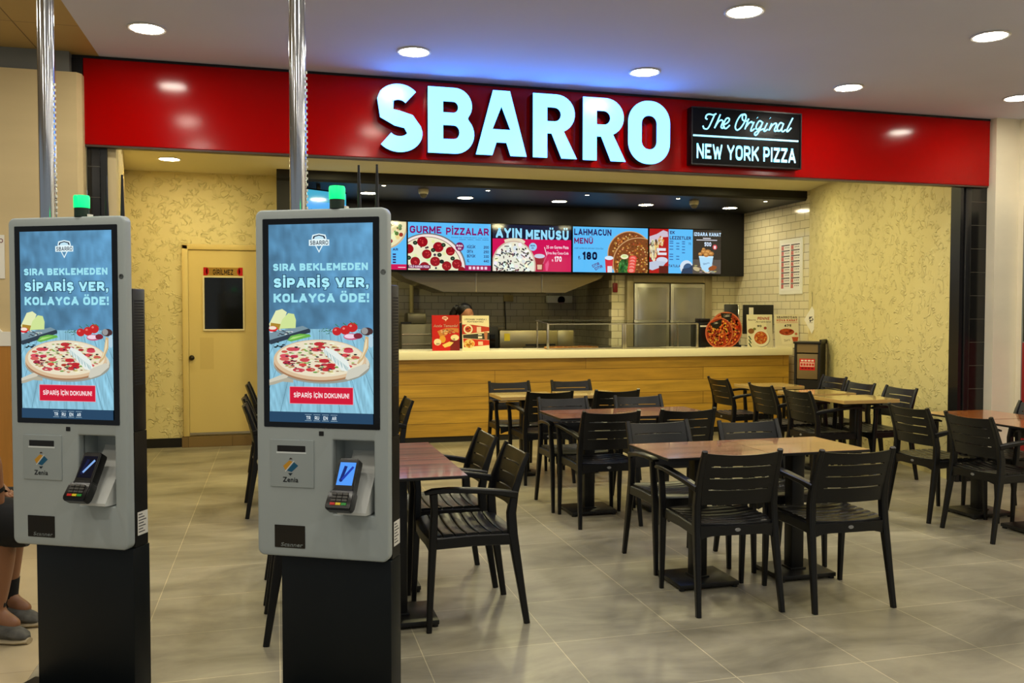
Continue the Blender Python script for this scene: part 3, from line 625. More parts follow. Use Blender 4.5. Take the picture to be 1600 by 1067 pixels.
# ------------------------------------------------------------------ self-order kiosks
KGREY = M('kiosk_grey_paint', (158, 166, 166), 0.42)
KSIDE = M('kiosk_black', (17, 18, 19), 0.38, bump=((300, 300, 300), 0.05, 0.001))
KPOST = M('kiosk_post', (10, 16, 19), 0.45, spec=0.3, noise=((2, 2, 2), 0.12, 3))
BEZ = M('kiosk_bezel_glass', (3, 3, 4), 0.06, spec=0.5)
def kiosk_picture():
    c = Canvas(0.394, 0.702, (88, 112, 565, 1015), 6e-5)
    from mathutils import noise as nz
    def bg(u, v):
        n = nz.noise(Vector((u/70, v/90, 0)))*0.5 + nz.noise(Vector((u/24, v/40, 3)))*0.35
        k = 1 + 0.38*n + 0.10*(u-320)/240 - 0.06*(v-350)/240
        return tuple(min(255, q*k) for q in (84, 136, 172))
    c.grid(88, 112, 565, 600, 34, 34, bg)
    def wood(u, v):
        k = 1 + 0.22*nz.noise(Vector(((u-320)/(4+(v-560)*0.02), v/160, 7)))
        return tuple(min(255, q*k) for q in (136, 190, 212))
    c.grid(88, 588, 565, 968, 60, 10, wood)
    for k in range(-5, 6): c.line((322+k*44, 590), (322+k*92, 968), 1.6, (70, 112, 132), k == -5)
    # logo
    c.poly([(288, 180), (292, 162), (322, 156), (352, 162), (357, 180), (322, 243)], (226, 246, 250)); c.poly([(293, 180), (297, 167), (322, 161), (347, 167), (352, 180)], (34, 44, 66))
    c.poly([(300, 180), (303, 171), (322, 166), (341, 171), (345, 180)], (190, 226, 240)); c.poly([(310, 212), (334, 212), (322, 234)], (84, 136, 172))
    c.rect(276, 184, 369, 211, (226, 246, 250)); c.caps('SBARRO', 281, 188, 364, 207, (26, 34, 56), 0.19)
    c.caps('SIRA BEKLEMEDEN', 108, 290, 543, 323, (158, 226, 240), 0.27)
    c.caps('SİPARİŞ VER,', 110, 356, 546, 400, (22, 58, 88), 0.27, grow=0.075); c.caps('SİPARİŞ VER,', 110, 356, 546, 400, (170, 236, 250), 0.27)
    c.caps('KOLAYCA ÖDE!', 110, 427, 548, 467, (158, 226, 240), 0.27)
    # cheese, tray, vegetables
    c.poly([(88, 620), (250, 578), (280, 590), (280, 604), (96, 660), (88, 655)], (44, 58, 72)); c.poly([(88, 608), (245, 574), (272, 586), (90, 640)], (120, 146, 158))
    toppings(c, 150, 605, 60, 16, [(26, 7, [(20, 26, 34), (230, 236, 226), (60, 70, 66)], 1)])
    c.poly([(88, 566), (120, 505), (150, 497), (172, 512), (140, 590), (95, 592)], (226, 232, 178)); c.poly([(96, 560), (142, 566), (136, 592), (92, 590)], (170, 132, 40))
    c.poly([(135, 588), (150, 545), (178, 516), (205, 520), (214, 548), (212, 584)], (206, 226, 150)); c.ell(104, 588, 24, 13, (214, 40, 44)); c.ell(104, 584, 18, 8, (240, 226, 206))
    c.poly([(172, 640), (190, 620), (230, 610), (276, 612), (284, 622), (230, 636), (190, 646)], (104, 176, 70)); c.poly([(180, 638), (200, 624), (262, 615), (206, 634)], (168, 218, 120))
    toppings(c, 130, 662, 30, 14, [(12, 6, [(22, 28, 38)], 1)])
    toppings(c, 350, 598, 36, 13, [(22, 4, [(40, 96, 66), (70, 120, 80)], 1)])
    for u, v, r in ((402, 598, 21), (440, 592, 23), (472, 580, 24)): c.ell(u, v, r, r*0.9, (196, 32, 34)); c.ell(u-7, v-7, 6, 5, (240, 150, 140), nx=False)
    for u, v in ((395, 566), (430, 560), (462, 553), (480, 558)): c.line((u, v), (u+16, v+12), 3, (50, 120, 60), u == 395)
    c.ell(468, 622, 36, 15, (196, 96, 130)); c.ell(462, 620, 26, 10, (240, 210, 226)); c.ell(498, 618, 20, 13, (130, 34, 50)); c.ell(538, 598, 28, 18, (70, 44, 44)); c.ell(528, 596, 15, 15, (150, 150, 150))
    c.ell(556, 640, 14, 30, (176, 206, 222))
    # board and pizza
    c.poly([(88, 830), (96, 828), (150, 806), (200, 802), (200, 834), (150, 830), (110, 844), (88, 848)], (176, 170, 150))
    c.ell(330, 752, 222, 84, (150, 152, 140), 48); c.ell(328, 742, 220, 80, (214, 208, 186), 48); c.poly([(88, 822), (150, 796), (190, 790), (170, 812), (88, 836)], (206, 202, 184))
    c.ell(322, 740, 212, 88, (164, 120, 84), 48); c.ell(322, 728, 213, 92, (216, 188, 152), 48); c.ell(324, 722, 200, 83, (232, 222, 194), 48)
    toppings(c, 322, 720, 190, 78, [(90, 12, [(238, 232, 206), (220, 206, 160), (206, 178, 120)], 0.8), (40, 9, [(96, 150, 70), (130, 170, 90)], 0.8), (60, 8, [(150, 90, 60), (120, 60, 60), (190, 120, 90)], 0.8),
        (36, 20, [(196, 60, 66), (176, 40, 48), (206, 84, 84)], 0.95), (26, 7, [(34, 26, 38), (60, 30, 44)], 1.0), (24, 8, [(236, 228, 200), (150, 190, 110)], 0.7)])
    c.poly([(352, 668), (400, 690), (450, 730), (470, 780), (424, 775), (372, 722), (338, 690)], (228, 236, 230))
    for k in range(16): c.line((346+7*k, 680+5.2*k), (352+7*k+rnd(-6, 6), 712+4.6*k), 3.2, (170, 196, 196), k == 0)
    c.poly([(440, 812), (452, 772), (530, 742), (548, 760), (500, 800), (452, 816)], (206, 204, 188))
    c.poly([(493, 742), (520, 690), (532, 618), (546, 624), (545, 672), (520, 724), (500, 744)], (206, 176, 128)); c.poly([(505, 726), (524, 684), (534, 630), (539, 634), (538, 668), (516, 716)], (232, 218, 178))
    c.rect(183, 851, 476, 930, (236, 150, 160)); c.rect(185, 853, 474, 928, (206, 14, 50)); c.caps('SİPARİŞ İÇİN DOKUNUN!', 202, 879, 457, 901, (250, 232, 232), 0.2)
    c.rect(88, 968, 565, 1015, (32, 66, 96))
    for k, t in enumerate(('TR', 'RU', 'EN', 'AR')):
        u = 260+k*39.5
        c.caps(t, u, 985, u+20, 1001, (226, 240, 246), 0.18)
    c.next()
    for k in range(4):
        u = 254+k*39.5; c.rect(u, 977, u+31, 979, (150, 180, 196), False); c.rect(u, 1005, u+31, 1007, (150, 180, 196), False)
    return c
PIC = kiosk_picture()
def make_kiosk(first):
    k = empty('self_order_kiosk')
    plate('housing', [rrect(-0.25, 0.25, 0.575, 1.815, 0.026, 8), rrect(0.043, 0.197, 0.737, 1.0, 0.003, 2)], 0.0, 0.042, KGREY, k, bevel=0.007)
    n = MB(); n.box(0.036, 0.043, 0.03, 0.115, 0.73, 1.007).box(0.197, 0.204, 0.03, 0.115, 0.73, 1.007).box(0.043, 0.197, 0.03, 0.115, 1.0, 1.007).box(0.043, 0.197, 0.03, 0.115, 0.73, 0.737).box(0.036, 0.204, 0.108, 0.115, 0.73, 1.007)
    n.build('terminal_niche', KGREY, k)
    br = MB(); br.prism([(0.104, 0.94), (0.108, 0.95), (0.108, 0.741), (0.0, 0.741), (-0.035, 0.745), (-0.035, 0.755)], 0.075, 0.180, 'yz'); br.build('terminal_bracket', M('bracket_white', (206, 208, 204), 0.35), k)
    bx = MB(); bx.box(-0.235, 0.249, 0.043, 0.118, 1.012, 1.548, 0.004).box(-0.235, 0.03, 0.043, 0.118, 0.576, 1.011).box(0.21, 0.249, 0.043, 0.118, 0.576, 1.011).box(0.03, 0.21, 0.117, 0.122, 0.576, 1.011).box(0.03, 0.21, 0.043, 0.116, 0.576, 0.724)
    bo = bx.build('rear_box', KSIDE, k)
    g = MB()
    for i in range(30): g.box(0.2488, 0.24925, 0.052, 0.108, 1.50-i*0.0108, 1.5055-i*0.0108)
    g.build('vent_grille', M('vent_slot', (5, 5, 5), 0.7), bo)
    ps = MB(); ps.box(-0.172, 0.2488, 0.028, 0.128, 0.008, 0.574, 0.003); ps.build('post', KPOST, k)
    MB().box(-0.27, 0.2488, -0.16, 0.124, 0, 0.008, 0.003).build('base_plate', KPOST, k)
    bz = plate('screen_bezel', [rrect(-0.2205, 0.2205, 1.041, 1.783, 0.004)], -0.0015, 0.006, BEZ, k)
    PIC.build('screen', SCREEN, bz, (0.0, -0.0018, 1.0605))
    plate('sensor_eye', [rrect(-0.009, 0.009, 1.014, 1.030, 0.002)], -0.0012, 0.003, BLACK, k)
    MB().lathe([(0.0, -0.004), (0.009, -0.004), (0.010, 0.001)], (0.234, 0.001, 1.591), 18, 'y').build('camera_eye', BLACK, k)
    ap = plate('access_panel', [rrect(-0.1965, -0.0285, 0.8265, 0.9965, 0.002)], -0.0035, 0.002, M('kiosk_panel', (150, 158, 158), 0.42), k, bevel=0.0012)
    plate('printer_slot', [rrect(-0.1685, -0.060, 0.954, 0.976, 0.002)], -0.0042, -0.002, BLACK, ap)
    MB().box(-0.172, -0.057, -0.0042, -0.003, 0.9475, 0.9535).build('slot_lip', M('slot_lip', (206, 212, 212), 0.4), ap)
    c = Canvas(0.092, 0.092, (0, 0, 80, 80)); c.poly([(13, 26), (34, 8), (46, 12), (22, 40)], (196, 142, 40)); c.poly([(26, 40), (50, 13), (64, 24), (42, 44)], (24, 84, 116)); c.line((20, 43), (50, 9), 3, (206, 210, 208))
    c.poly([(33, 5), (38, -2), (46, 4)], (60, 44, 40)); c.poly([(30, 48), (46, 47), (37, 56)], (24, 40, 52)); c.text('Zenia', 12, 60, 64, 76, (24, 28, 34), 0.03)
    c.build('maker_logo', PRINT, ap, (-0.1155, -0.0037, 0.840))
    sw = plate('scanner_window', [rrect(-0.1828, -0.0648, 0.607, 0.6885, 0.002)], -0.0012, 0.003, BEZ, k)
    c = Canvas(0.118, 0.0815, (0, 0, 118, 82)); c.text('Scanner', 24, 63, 108, 77, (214, 220, 220), 0.03, shear=0.22)
    c.build('scanner_lettering', PRINT, sw, (-0.1238, -0.0016, 0.607))
    c = Canvas(0.062, 0.088, (0, 0, 62, 88)); c.rect(0, 0, 62, 88, (214, 212, 204))
    for i in range(7): c.rect(6, 8+11*i, 30+(i*37) % 26, 12+11*i, (60, 60, 60), i == 0)
    c.build('side_sticker', PRINT, k, (0.2498, 0.086, 0.618), R(90))
    bk = MB().lathe([(0.0, 1.8155), (0.026, 1.8155), (0.026, 1.848), (0.0, 1.848)], (0.055, 0.022, 0), 28).build('beacon_base', M('beacon_base', (14, 40, 26), 0.4), k)
    MB().lathe([(0.0, 1.849), (0.028, 1.849), (0.0285, 1.888), (0.026, 1.8945), (0.0, 1.896)], (0.055, 0.022, 0), 28).build('beacon_lens', M('green_beacon_lens', (0, 200, 110), 0.3, emit=(0.0, 1.0, 0.22), es=1.1), bk)
    MB().box(0.086, 0.094, 0.012, 0.034, 1.8155, 1.824).build('beacon_clip', WHITE, k)
    ro = MB().box(0.09, 0.20, 0.05, 0.100, 1.549, 1.59, 0.006).build('router', KSIDE, k)
    for u, tilt in ((0.112, -0.003), (0.177, 0.001)):
        MB().tube([(u, 0.085, 1.591), (u, 0.087, 1.70), (u+tilt*0.5, 0.09, 1.82), (u+tilt, 0.09, 1.93), (u+tilt, 0.09, 1.978)], [0.0085, 0.0085, 0.0078, 0.005, 0.0042], 12).build('antenna', BLACK, ro)
    return k
K1 = make_kiosk(True); K1.location = (0.158, 3.170, 0); K1.rotation_euler = (0, 0, R(-27.59))
tag(K1, 'nearer grey order kiosk, right one of the pair, with lit pizza screen and green beacon', 'order kiosk', 'self-order kiosks')
K2 = copy_tree(K1); K2.location = (-0.745, 3.585, 0); K2.scale = (0.994,)*3; K2.rotation_euler = (0, 0, R(-27.52))
tag(K2, 'farther grey order kiosk at the left edge, beside the seated person', 'order kiosk', 'self-order kiosks')
# card terminals on their brackets
def make_terminal(lit):
    t = empty('card_terminal')
    tb = MB(); tb.loft([[Vector(p) for p in r] for r in (
        [(-0.033, -0.022, 0.197), (0.033, -0.022, 0.197), (0.034, 0.018, 0.197), (-0.034, 0.018, 0.197)],
        [(-0.037, -0.024, 0.19), (0.037, -0.024, 0.19), (0.037, 0.02, 0.19), (-0.037, 0.02, 0.19)],
        [(-0.038, -0.024, 0.078), (0.038, -0.024, 0.078), (0.037, 0.02, 0.078), (-0.037, 0.02, 0.078)],
        [(-0.047, -0.034, 0.066), (0.047, -0.034, 0.066), (0.046, 0.012, 0.066), (-0.046, 0.012, 0.066)],
        [(-0.049, -0.040, 0.012), (0.049, -0.040, 0.012), (0.047, 0.005, 0.012), (-0.047, 0.005, 0.012)],
        [(-0.044, -0.036, 0.0), (0.044, -0.036, 0.0), (0.042, 0.0, 0.0), (-0.042, 0.0, 0.0)])])
    bmesh.ops.bevel(tb.bm, geom=[e for e in tb.bm.edges], offset=0.003, segments=2, affect='EDGES')
    tb.build('case', M('terminal_black', (12, 12, 13), 0.3), t)
    c = Canvas(0.060, 0.086, (0, 0, 60, 86), 3e-5)
    if lit:
        c.rect(0, 0, 60, 86, (84, 156, 250)); a, b = (20, 40, 110), (30, 60, 170)
    else:
        c.rect(0, 0, 60, 86, (6, 10, 26)); a, b = (16, 24, 60), (130, 170, 226)
    c.line((24, 14), (16, 60), 12, a); c.ell(15, 66, 7, 8, a, nx=False); c.line((18, 66), (52, 16), 9, b)
    c.build('display', SCREEN, t, (0, -0.0246, 0.094))
    key = MB()
    for i in range(3):
        for j in range(3): key.box(-0.030+i*0.021, -0.012+i*0.021, -0.0415+(2-j)*0.0, -0.036, 0.030+j*0.0115, 0.038+j*0.0115)
    key.build('keypad', M('terminal_keys', (66, 64, 60), 0.4), t)
    for x, cc in ((-0.030, (190, 24, 24)), (-0.009, (220, 190, 30)), (0.012, (40, 140, 50))):
        MB().box(x, x+0.018, -0.0425, -0.036, 0.016, 0.0245).build('function_key', M('key_%d' % cc[0], cc, 0.4), t)
    return t
for K, lit, lb in ((K1, True, 'black card terminal with lit blue screen in the niche of the nearer kiosk'), (K2, False, 'black card terminal with dark screen in the niche of the farther kiosk')):
    t = make_terminal(lit); tag(t, lb, 'payment terminal', 'card terminals in the kiosks')
    s = K.scale[0]; p = K.matrix_basis @ Vector((0.108, -0.083, 0.762))
    t.location = p; t.rotation_euler = (R(-31), 0, K.rotation_euler.z); t.scale = (0.98*s,)*3
# chrome poles behind the kiosks, floor to ceiling
for K, u, lb in ((K1, -0.178, 'polished chrome pole rising behind the nearer kiosk to the ceiling'), (K2, -0.236, 'polished chrome pole rising behind the farther kiosk, at the left of the photo')):
    p = K.matrix_basis @ Vector((u, 0.196, 0))
    t = empty('chrome_pole', (p.x, p.y, 0), 0, lb, 'pole', 'floor-to-ceiling chrome poles')
    MB().lathe([(0.031, 0.0), (0.031, 3.098)], n=40).build('tube', CHROME, t)
    MB().lathe([(0.032, 0), (0.06, 0.001), (0.06, 0.008), (0.033, 0.012)], n=32).build('floor_flange', CHROME, t)
    bc = MB()
    for i in range(34): bc.box(-0.003, 0.003, -0.003, 0.003, 1.62+i*0.022, 1.629+i*0.022)
    bc.build('bead_chain', WHITE, t, loc=(0.034*math.cos(YAW), -0.034*math.sin(YAW), 0))
# ------------------------------------------------------------------ chairs
CH = M('black_resin', (9, 9, 10), 0.36, spec=0.45)
def make_chair():
    t = empty('dining_armchair')
    for s in (-1, 1):
        MB().sweep([(0.216*s, -0.250, 0.0), (0.211*s, -0.228, 0.14), (0.206*s, -0.203, 0.30), (0.202*s, -0.184, 0.42), (0.199*s, -0.178, 0.52), (0.197*s, -0.195, 0.62), (0.195*s, -0.232, 0.73), (0.193*s, -0.260, 0.795)],
            [(0.024, 0.028), (0.028, 0.032), (0.032, 0.040), (0.034, 0.046), (0.034, 0.044), (0.032, 0.036), (0.028, 0.026), (0.026, 0.020)]).build('leg', CH, t)
        MB().sweep([(0.226*s, 0.214, 0.0), (0.226*s, 0.206, 0.20), (0.228*s, 0.196, 0.42), (0.236*s, 0.190, 0.56), (0.243*s, 0.196, 0.636)],
            [(0.022, 0.024), (0.029, 0.030), (0.034, 0.036), (0.030, 0.032), (0.030, 0.036)]).build('leg', CH, t)
        MB().sweep([(0.203*s, -0.200, 0.604), (0.214*s, -0.12, 0.622), (0.232*s, 0.0, 0.640), (0.241*s, 0.12, 0.650), (0.243*s, 0.20, 0.648), (0.242*s, 0.235, 0.640)],
            [(0.030, 0.036), (0.036, 0.028), (0.044, 0.024), (0.047, 0.022), (0.047, 0.020), (0.038, 0.012)]).build('armrest', CH, t)
    se = MB(); ny = 7
    for k in range(ny):
        a, b = -0.188+k*0.0561, -0.188+k*0.0561+0.0505; rings = []
        for i in range(13):
            x = -0.205+0.41*i/12; q = x/0.205
            def z(y): return 0.440-0.016*(1-q*q)*(1-((y+0.03)/0.24)**2) - (0.018*max(0, (y-0.13)/0.075)**2)
            bow = 0.020*(1-q*q) if k == ny-1 else 0.0
            rbow = -0.012*(1-q*q) if k == 0 else 0.0
            m = (a+b)/2
            rings.append([Vector((x, a+rbow, z(a)-0.016)), Vector((x, a+rbow, z(a)-0.003)), Vector((x, a+rbow+0.004, z(a))), Vector((x, m, z(m)+0.001)), Vector((x, b+bow-0.004, z(b))), Vector((x, b+bow, z(b)-0.003)), Vector((x, b+bow, z(b)-0.016))])
        se.loft(rings)
    se.box(-0.19, 0.19, -0.175, 0.19, 0.398, 0.408)
    se.build('seat', CH, t)
    fr = MB()
    for s in (-1, 1): fr.sweep([(0.205*s, -0.182, 0.400), (0.208*s, 0.0, 0.405), (0.216*s, 0.19, 0.402)], (0.024, 0.052), side=(1, 0, 0))
    def rail(y, zt, drop, arch):
        rings = []
        for i in range(13):
            x = -0.198+0.396*i/12; q = abs(x)/0.198; zb = zt-drop-arch*max(0, (q-0.55)/0.45)**2
            yy = y - (0.010*(1-q*q) if y < 0 else -0.012*(1-q*q))
            rings.append([Vector((x, yy-0.011, zb)), Vector((x, yy+0.011, zb)), Vector((x, yy+0.011, zt)), Vector((x, yy-0.011, zt))])
        fr.loft(rings)
    rail(-0.190, 0.424, 0.048, 0.022); rail(0.196, 0.418, 0.040, 0.024)
    fr.build('seat_frame', CH, t)
    bk = MB()
    def yb(z): return -0.178 - 0.080*max(0, (z-0.50)/0.295)**1.4
    def slat(z0, z1, x0, x1, n=12, dip=0.0):
        rings = []
        for i in range(n+1):
            x = x0+(x1-x0)*i/n; q = x/0.196; d = -0.030*(1-q*q); zt = z1-dip*(1-q*q)
            rings.append([Vector((x, yb(z0)+d-0.007, z0)), Vector((x, yb(z0)+d+0.007, z0)), Vector((x, yb(zt)+d+0.006, zt)), Vector((x, yb(zt)+d-0.006, zt))])
        bk.loft(rings)
    for z0, z1, dp in ((0.526, 0.5975, 0), (0.604, 0.6565, 0), (0.663, 0.7155, 0), (0.722, 0.787, 0.012)): slat(z0, z1, -0.188, 0.188, 12, dp)
    for s in (-1, 1):
        for z0, z1 in ((0.595, 0.606), (0.655, 0.665), (0.714, 0.724)): slat(z0, z1, *( (0.154, 0.188) if s > 0 else (-0.188, -0.154)), n=3)
    bk.build('backrest', CH, t)
    MB().lathe([(0.0, 0.003), (0.0105, 0.003), (0.012, 0.0)], n=20, axis='y').build('maker_badge', M('badge_silver', (150, 150, 150), 0.4, metal=0.6), t, loc=(0, -0.2115, 0.402)).scale = (1.25, 1, 0.75)
    return t
CHAIR = make_chair(); used = False
def chair(x, y, deg, label):
    global used
    c = CHAIR if not used else copy_tree(CHAIR); used = True
    c.location = (x, y, 0); c.rotation_euler = (0, 0, R(deg))
    return tag(c, 'black slatted armchair ' + label, 'chair', 'black slatted resin armchairs')
N_, W_, S_, E_ = 0, 90, 180, -90        # facing away from the camera, left, towards it, right
chair(2.172, 4.00, N_-4, 'nearest the camera, left of two before the central wood table')
chair(2.728, 3.905, N_-2, 'with back to camera, right of two before the central wood table')
chair(2.250, 4.66, S_+1, 'behind the left half of the central wood table, facing the camera')
chair(2.800, 4.555, S_, 'behind the right half of the central wood table, facing the camera')
chair(2.190, 5.758, N_-2, 'with back to camera, left one before the second-row reddish table')
chair(2.750, 5.757, N_-1, 'with back to camera, right one before the second-row reddish table')
chair(2.168, 6.250, S_, 'facing the camera behind the left end of the second-row reddish table')
chair(2.800, 6.250, S_, 'facing the camera behind the right end of the second-row reddish table')
chair(2.24, 7.30, N_, 'with back to camera, left one at the pale table before the counter')
chair(2.837, 7.28, N_, 'with back to camera, right one at the pale table before the counter')
chair(2.17, 7.88, S_, 'against the oak counter, left one behind the pale table')
chair(2.796, 7.885, S_, 'against the oak counter, right one behind the pale table')
chair(4.59, 8.04, E_, 'beside the oak counter, farthest of three left of the pale right-hand tables')
chair(4.585, 7.22, E_, 'middle of three on the left of the pale right-hand tables')
chair(4.59, 6.645, E_, 'nearest of three on the left of the pale right-hand tables')
chair(5.40, 7.98, W_, 'by the stucco wall next to the waste bin')
chair(5.14, 7.20, W_, 'by the stucco wall, middle of the three along it')
chair(5.14, 6.645, W_, 'by the stucco wall, nearest of the three along it')
chair(4.595, 5.275, E_, 'on the left of the orange-brown right table, farther of two')
chair(4.595, 4.715, E_, 'on the left of the orange-brown right table, nearer of two')
chair(5.14, 5.16, W_, 'cut by the right edge of the photo, behind the orange-brown table')
chair(0.880, 4.125, W_, 'seen side-on, front one at the reddish table beside the nearer kiosk')
chair(0.868, 4.68, W_, 'seen side-on, rear one at the reddish table beside the nearer kiosk')
chair(0.205, 4.14, E_, 'mostly hidden by the nearer kiosk, its hind legs nearest the post')
chair(0.200, 4.70, E_, 'mostly hidden by the nearer kiosk, one leg showing under its housing')
chair(0.055, 6.63, E_, 'left of the nearer kiosk, nearest of three seen edge-on before the door')
chair(0.032, 7.18, E_, 'left of the nearer kiosk, middle of three seen edge-on before the door')
chair(0.020, 8.50, E_, 'left of the nearer kiosk, farthest of three seen edge-on before the door')
chair(0.735, 6.70, W_, 'peeking out right of the nearer kiosk above the reddish table')

# ------------------------------------------------------------------ tables
def laminate(name, c1, c2, sc, rough=0.24):
    m = M(name, c1, rough, spec=0.6, coat=0.8); nt = m.node_tree; N = nt.nodes; L = nt.links; b = N['Principled BSDF']
    tc = N.new('ShaderNodeTexCoord'); mp = N.new('ShaderNodeMapping'); mp.inputs['Scale'].default_value = sc; L.new(tc.outputs['Object'], mp.inputs[0])
    n = N.new('ShaderNodeTexNoise'); n.inputs['Scale'].default_value = 1; n.inputs['Detail'].default_value = 5; n.inputs['Distortion'].default_value = 0.4; L.new(mp.outputs[0], n.inputs['Vector'])
    r = N.new('ShaderNodeMapRange'); r.inputs[1].default_value = 0.35; r.inputs[2].default_value = 0.65; L.new(n.outputs['Fac'], r.inputs[0])
    mx = N.new('ShaderNodeMix'); mx.data_type = 'RGBA'; mx.inputs[6].default_value = C4(c1); mx.inputs[7].default_value = C4(c2)
    L.new(r.outputs[0], mx.inputs[0]); L.new(mx.outputs[2], b.inputs['Base Color']); return m
WALNUT = laminate('walnut_laminate', (176, 108, 66), (112, 60, 40), (1.2, 30, 1))
CHERRY = laminate('cherry_laminate', (186, 112, 50), (150, 80, 30), (22, 1.0, 1))
TAN = laminate('pale_oak_laminate', (214, 186, 118), (196, 164, 92), (1.5, 18, 1))
EDGE = M('table_black_edge', (12, 11, 11), 0.4); TANEDGE = M('pale_oak_edge', (190, 156, 92), 0.45)
TBASE = M('table_black_iron', (14, 14, 14), 0.45)
def make_table(top, edge, th, wx, wy, disc=False):
    t = empty('dining_table')
    MB().box(-wx/2, wx/2, -wy/2, wy/2, 0.72-th, 0.7192, 0.0015, 1).build('tabletop_edge' if edge == EDGE else 'tabletop_core', edge, t)
    MB().box(-wx/2+0.002, wx/2-0.002, -wy/2+0.002, wy/2-0.002, 0.7193, 0.7203).build('tabletop', top, t)
    MB().box(-0.14, 0.14, -0.12, 0.12, 0.72-th-0.006, 0.7195-th).box(-0.16, 0.16, -0.02, 0.02, 0.72-th-0.028, 0.72-th-0.006).build('top_bracket', TBASE, t)
    MB().box(-0.039, 0.039, -0.039, 0.039, 0.034, 0.72-th-0.02, 0.007).build('column', TBASE, t)
    bp = MB().lathe([(0, 0.012), (0.118, 0.012), (0.120, 0.026), (0.112, 0.034), (0, 0.034)], n=36) if disc else MB().box(-0.17, 0.17, -0.145, 0.145, 0.012, 0.034, 0.003)
    bp.box(-0.048, 0.048, -0.048, 0.048, 0.034, 0.044, 0.002); bp.build('base_plate', TBASE, t)
    for sx in (-1, 1):
        for sy in (-1, 1): MB().lathe([(0.0, 0.0), (0.016, 0.0), (0.016, 0.0125), (0.0, 0.0125)], ((sx*0.07, sy*0.07, 0) if disc else (sx*0.152, sy*0.127, 0)), 14).build('glide', TBASE, t)
    return t
def tables(proto, spots, grp):
    for i, (x, y, lb) in enumerate(spots):
        c = proto if i == 0 else copy_tree(proto); c.location = (x, y, 0); tag(c, lb, 'table', grp)
tables(make_table(WALNUT, EDGE, 0.014, 0.588, 0.508), [
    (2.195, 4.28, 'left half of the central wood-topped table pair, on a black square foot'),
    (2.785, 4.28, 'right half of the central wood-topped table pair, lit orange by the lamps'),
    (2.20, 6.01, 'left table of the second-row reddish pair, thin dark edge'),
    (2.79, 6.01, 'right table of the second-row reddish pair, thin dark edge')], 'reddish wood tables set in side-by-side pairs')
tables(make_table(CHERRY, EDGE, 0.014, 0.588, 0.508), [
    (4.90, 5.21, 'orange-brown table at the right edge of the photo, farther of two'),
    (4.90, 4.690, 'orange-brown table running out of the photo at right, nearer of two')], 'orange-brown tables at the right')
WAL2 = laminate('reddish_laminate', (156, 92, 76), (92, 48, 40), (1.2, 24, 1), 0.3)
tables(make_table(WAL2, EDGE, 0.014, 0.560, 0.5245), [
    (0.555, 4.105, 'reddish-brown table beside the nearer kiosk, front one of two'),
    (0.555, 4.630, 'reddish-brown table beside the nearer kiosk, rear one of two')], 'reddish tables beside the kiosk')
tables(make_table(TAN, TANEDGE, 0.030, 0.545, 0.430, True), [
    (2.16, 7.56, 'pale oak table left of two in the row before the oak counter'),
    (2.76, 7.56, 'pale oak table right of two in the row before the oak counter, mostly behind chairs'),
    (4.85, 6.54, 'pale oak table nearest of three along the right stucco wall'),
    (4.85, 7.12, 'pale oak table middle of three along the right stucco wall'),
    (4.85, 7.93, 'pale oak table farthest of three at right, next to the counter')], 'pale thick-edged tables')
# ------------------------------------------------------------------ counter
ct = empty('service_counter', (3.2, 9.65, 0), 0, 'long order counter clad in horizontal oak planks with dark plinth', 'counter')
MB().box(-2.98, 2.98, 0, 0.62, 0.064, 0.93).build('plank_front', PLANK, ct)
MB().box(-2.98, 2.98, 0.012, 0.60, 0, 0.064).build('plinth', M('dark_plinth', (30, 26, 20), 0.5), ct)
tp = MB().box(0.2, 6.2, 9.595, 10.33, 0.930, 1.020, 0.004).build('countertop', M('cream_solid_surface', (250, 242, 206), 0.3), None)
tag(tp, 'thick cream worktop lying along the oak counter', 'worktop')
# ------------------------------------------------------------------ menu boards
SKY = (92, 190, 250); INK = (40, 30, 92); MAG = (206, 10, 84)
def board(x0, cvs, label, n=None):
    t = empty('menu_screen', (x0+0.5425, 11.0, 1.975), 0, label, 'menu screen', 'menu screens in a row')
    MB().box(-0.5425, 0.5425, 0.0, 0.05, 0, 0.625, 0.003, 1).build('screen_case', BEZ, t)
    cvs.build('screen_picture', SCREEN, t, (0, -0.0006, 0.014))
def newc(ext): return Canvas(1.066, 0.598, ext, 1e-4)
GUR = [(46, 26, [(244, 240, 206), (226, 232, 190), (240, 226, 170)], 1), (22, 20, [(70, 50, 60), (104, 80, 70)], 1), (14, 30, [(206, 236, 170), (240, 244, 220)], 1)]
def tl(c, s, x0, y0, x1, y1, col, b=0.03, **k):
    if b >= 0.015 and all(ch in FONT or ch in ACC for ch in s) and 'shear' not in k: c.caps(s, x0, y0, x1, y1, col, 0.18+b*1.7, **k)
    else: c.text(s, x0, y0, x1, y1, col, b, **k)
# leftmost board, mostly behind the kiosk
c = newc((0, 0, 1600, 900)); c.rect(0, 0, 1600, 900, SKY); c.ell(1150, 60, 470, 470, (206, 180, 140), 40); c.ell(1150, 60, 440, 440, (236, 226, 180), 40)
toppings(c, 1150, 60, 430, 430, [(70, 40, [(240, 234, 190), (226, 200, 140)], 1), (36, 34, [(150, 60, 50), (90, 120, 70)], 1), (40, 22, [(60, 60, 60), (120, 160, 80)], 1)])
c.rect(0, 800, 1600, 900, MAG); tl(c, 'AR', 1340, 500, 1440, 545, INK); 
for k in range(4): c.rect(1340, 600+50*k, 1400, 628+50*k, INK, k == 0)
c.rect(1440, 850, 1580, 862, (250, 230, 240))
board(0.530, c, 'leftmost menu screen, half hidden by the nearer kiosk, with a pizza at its top')
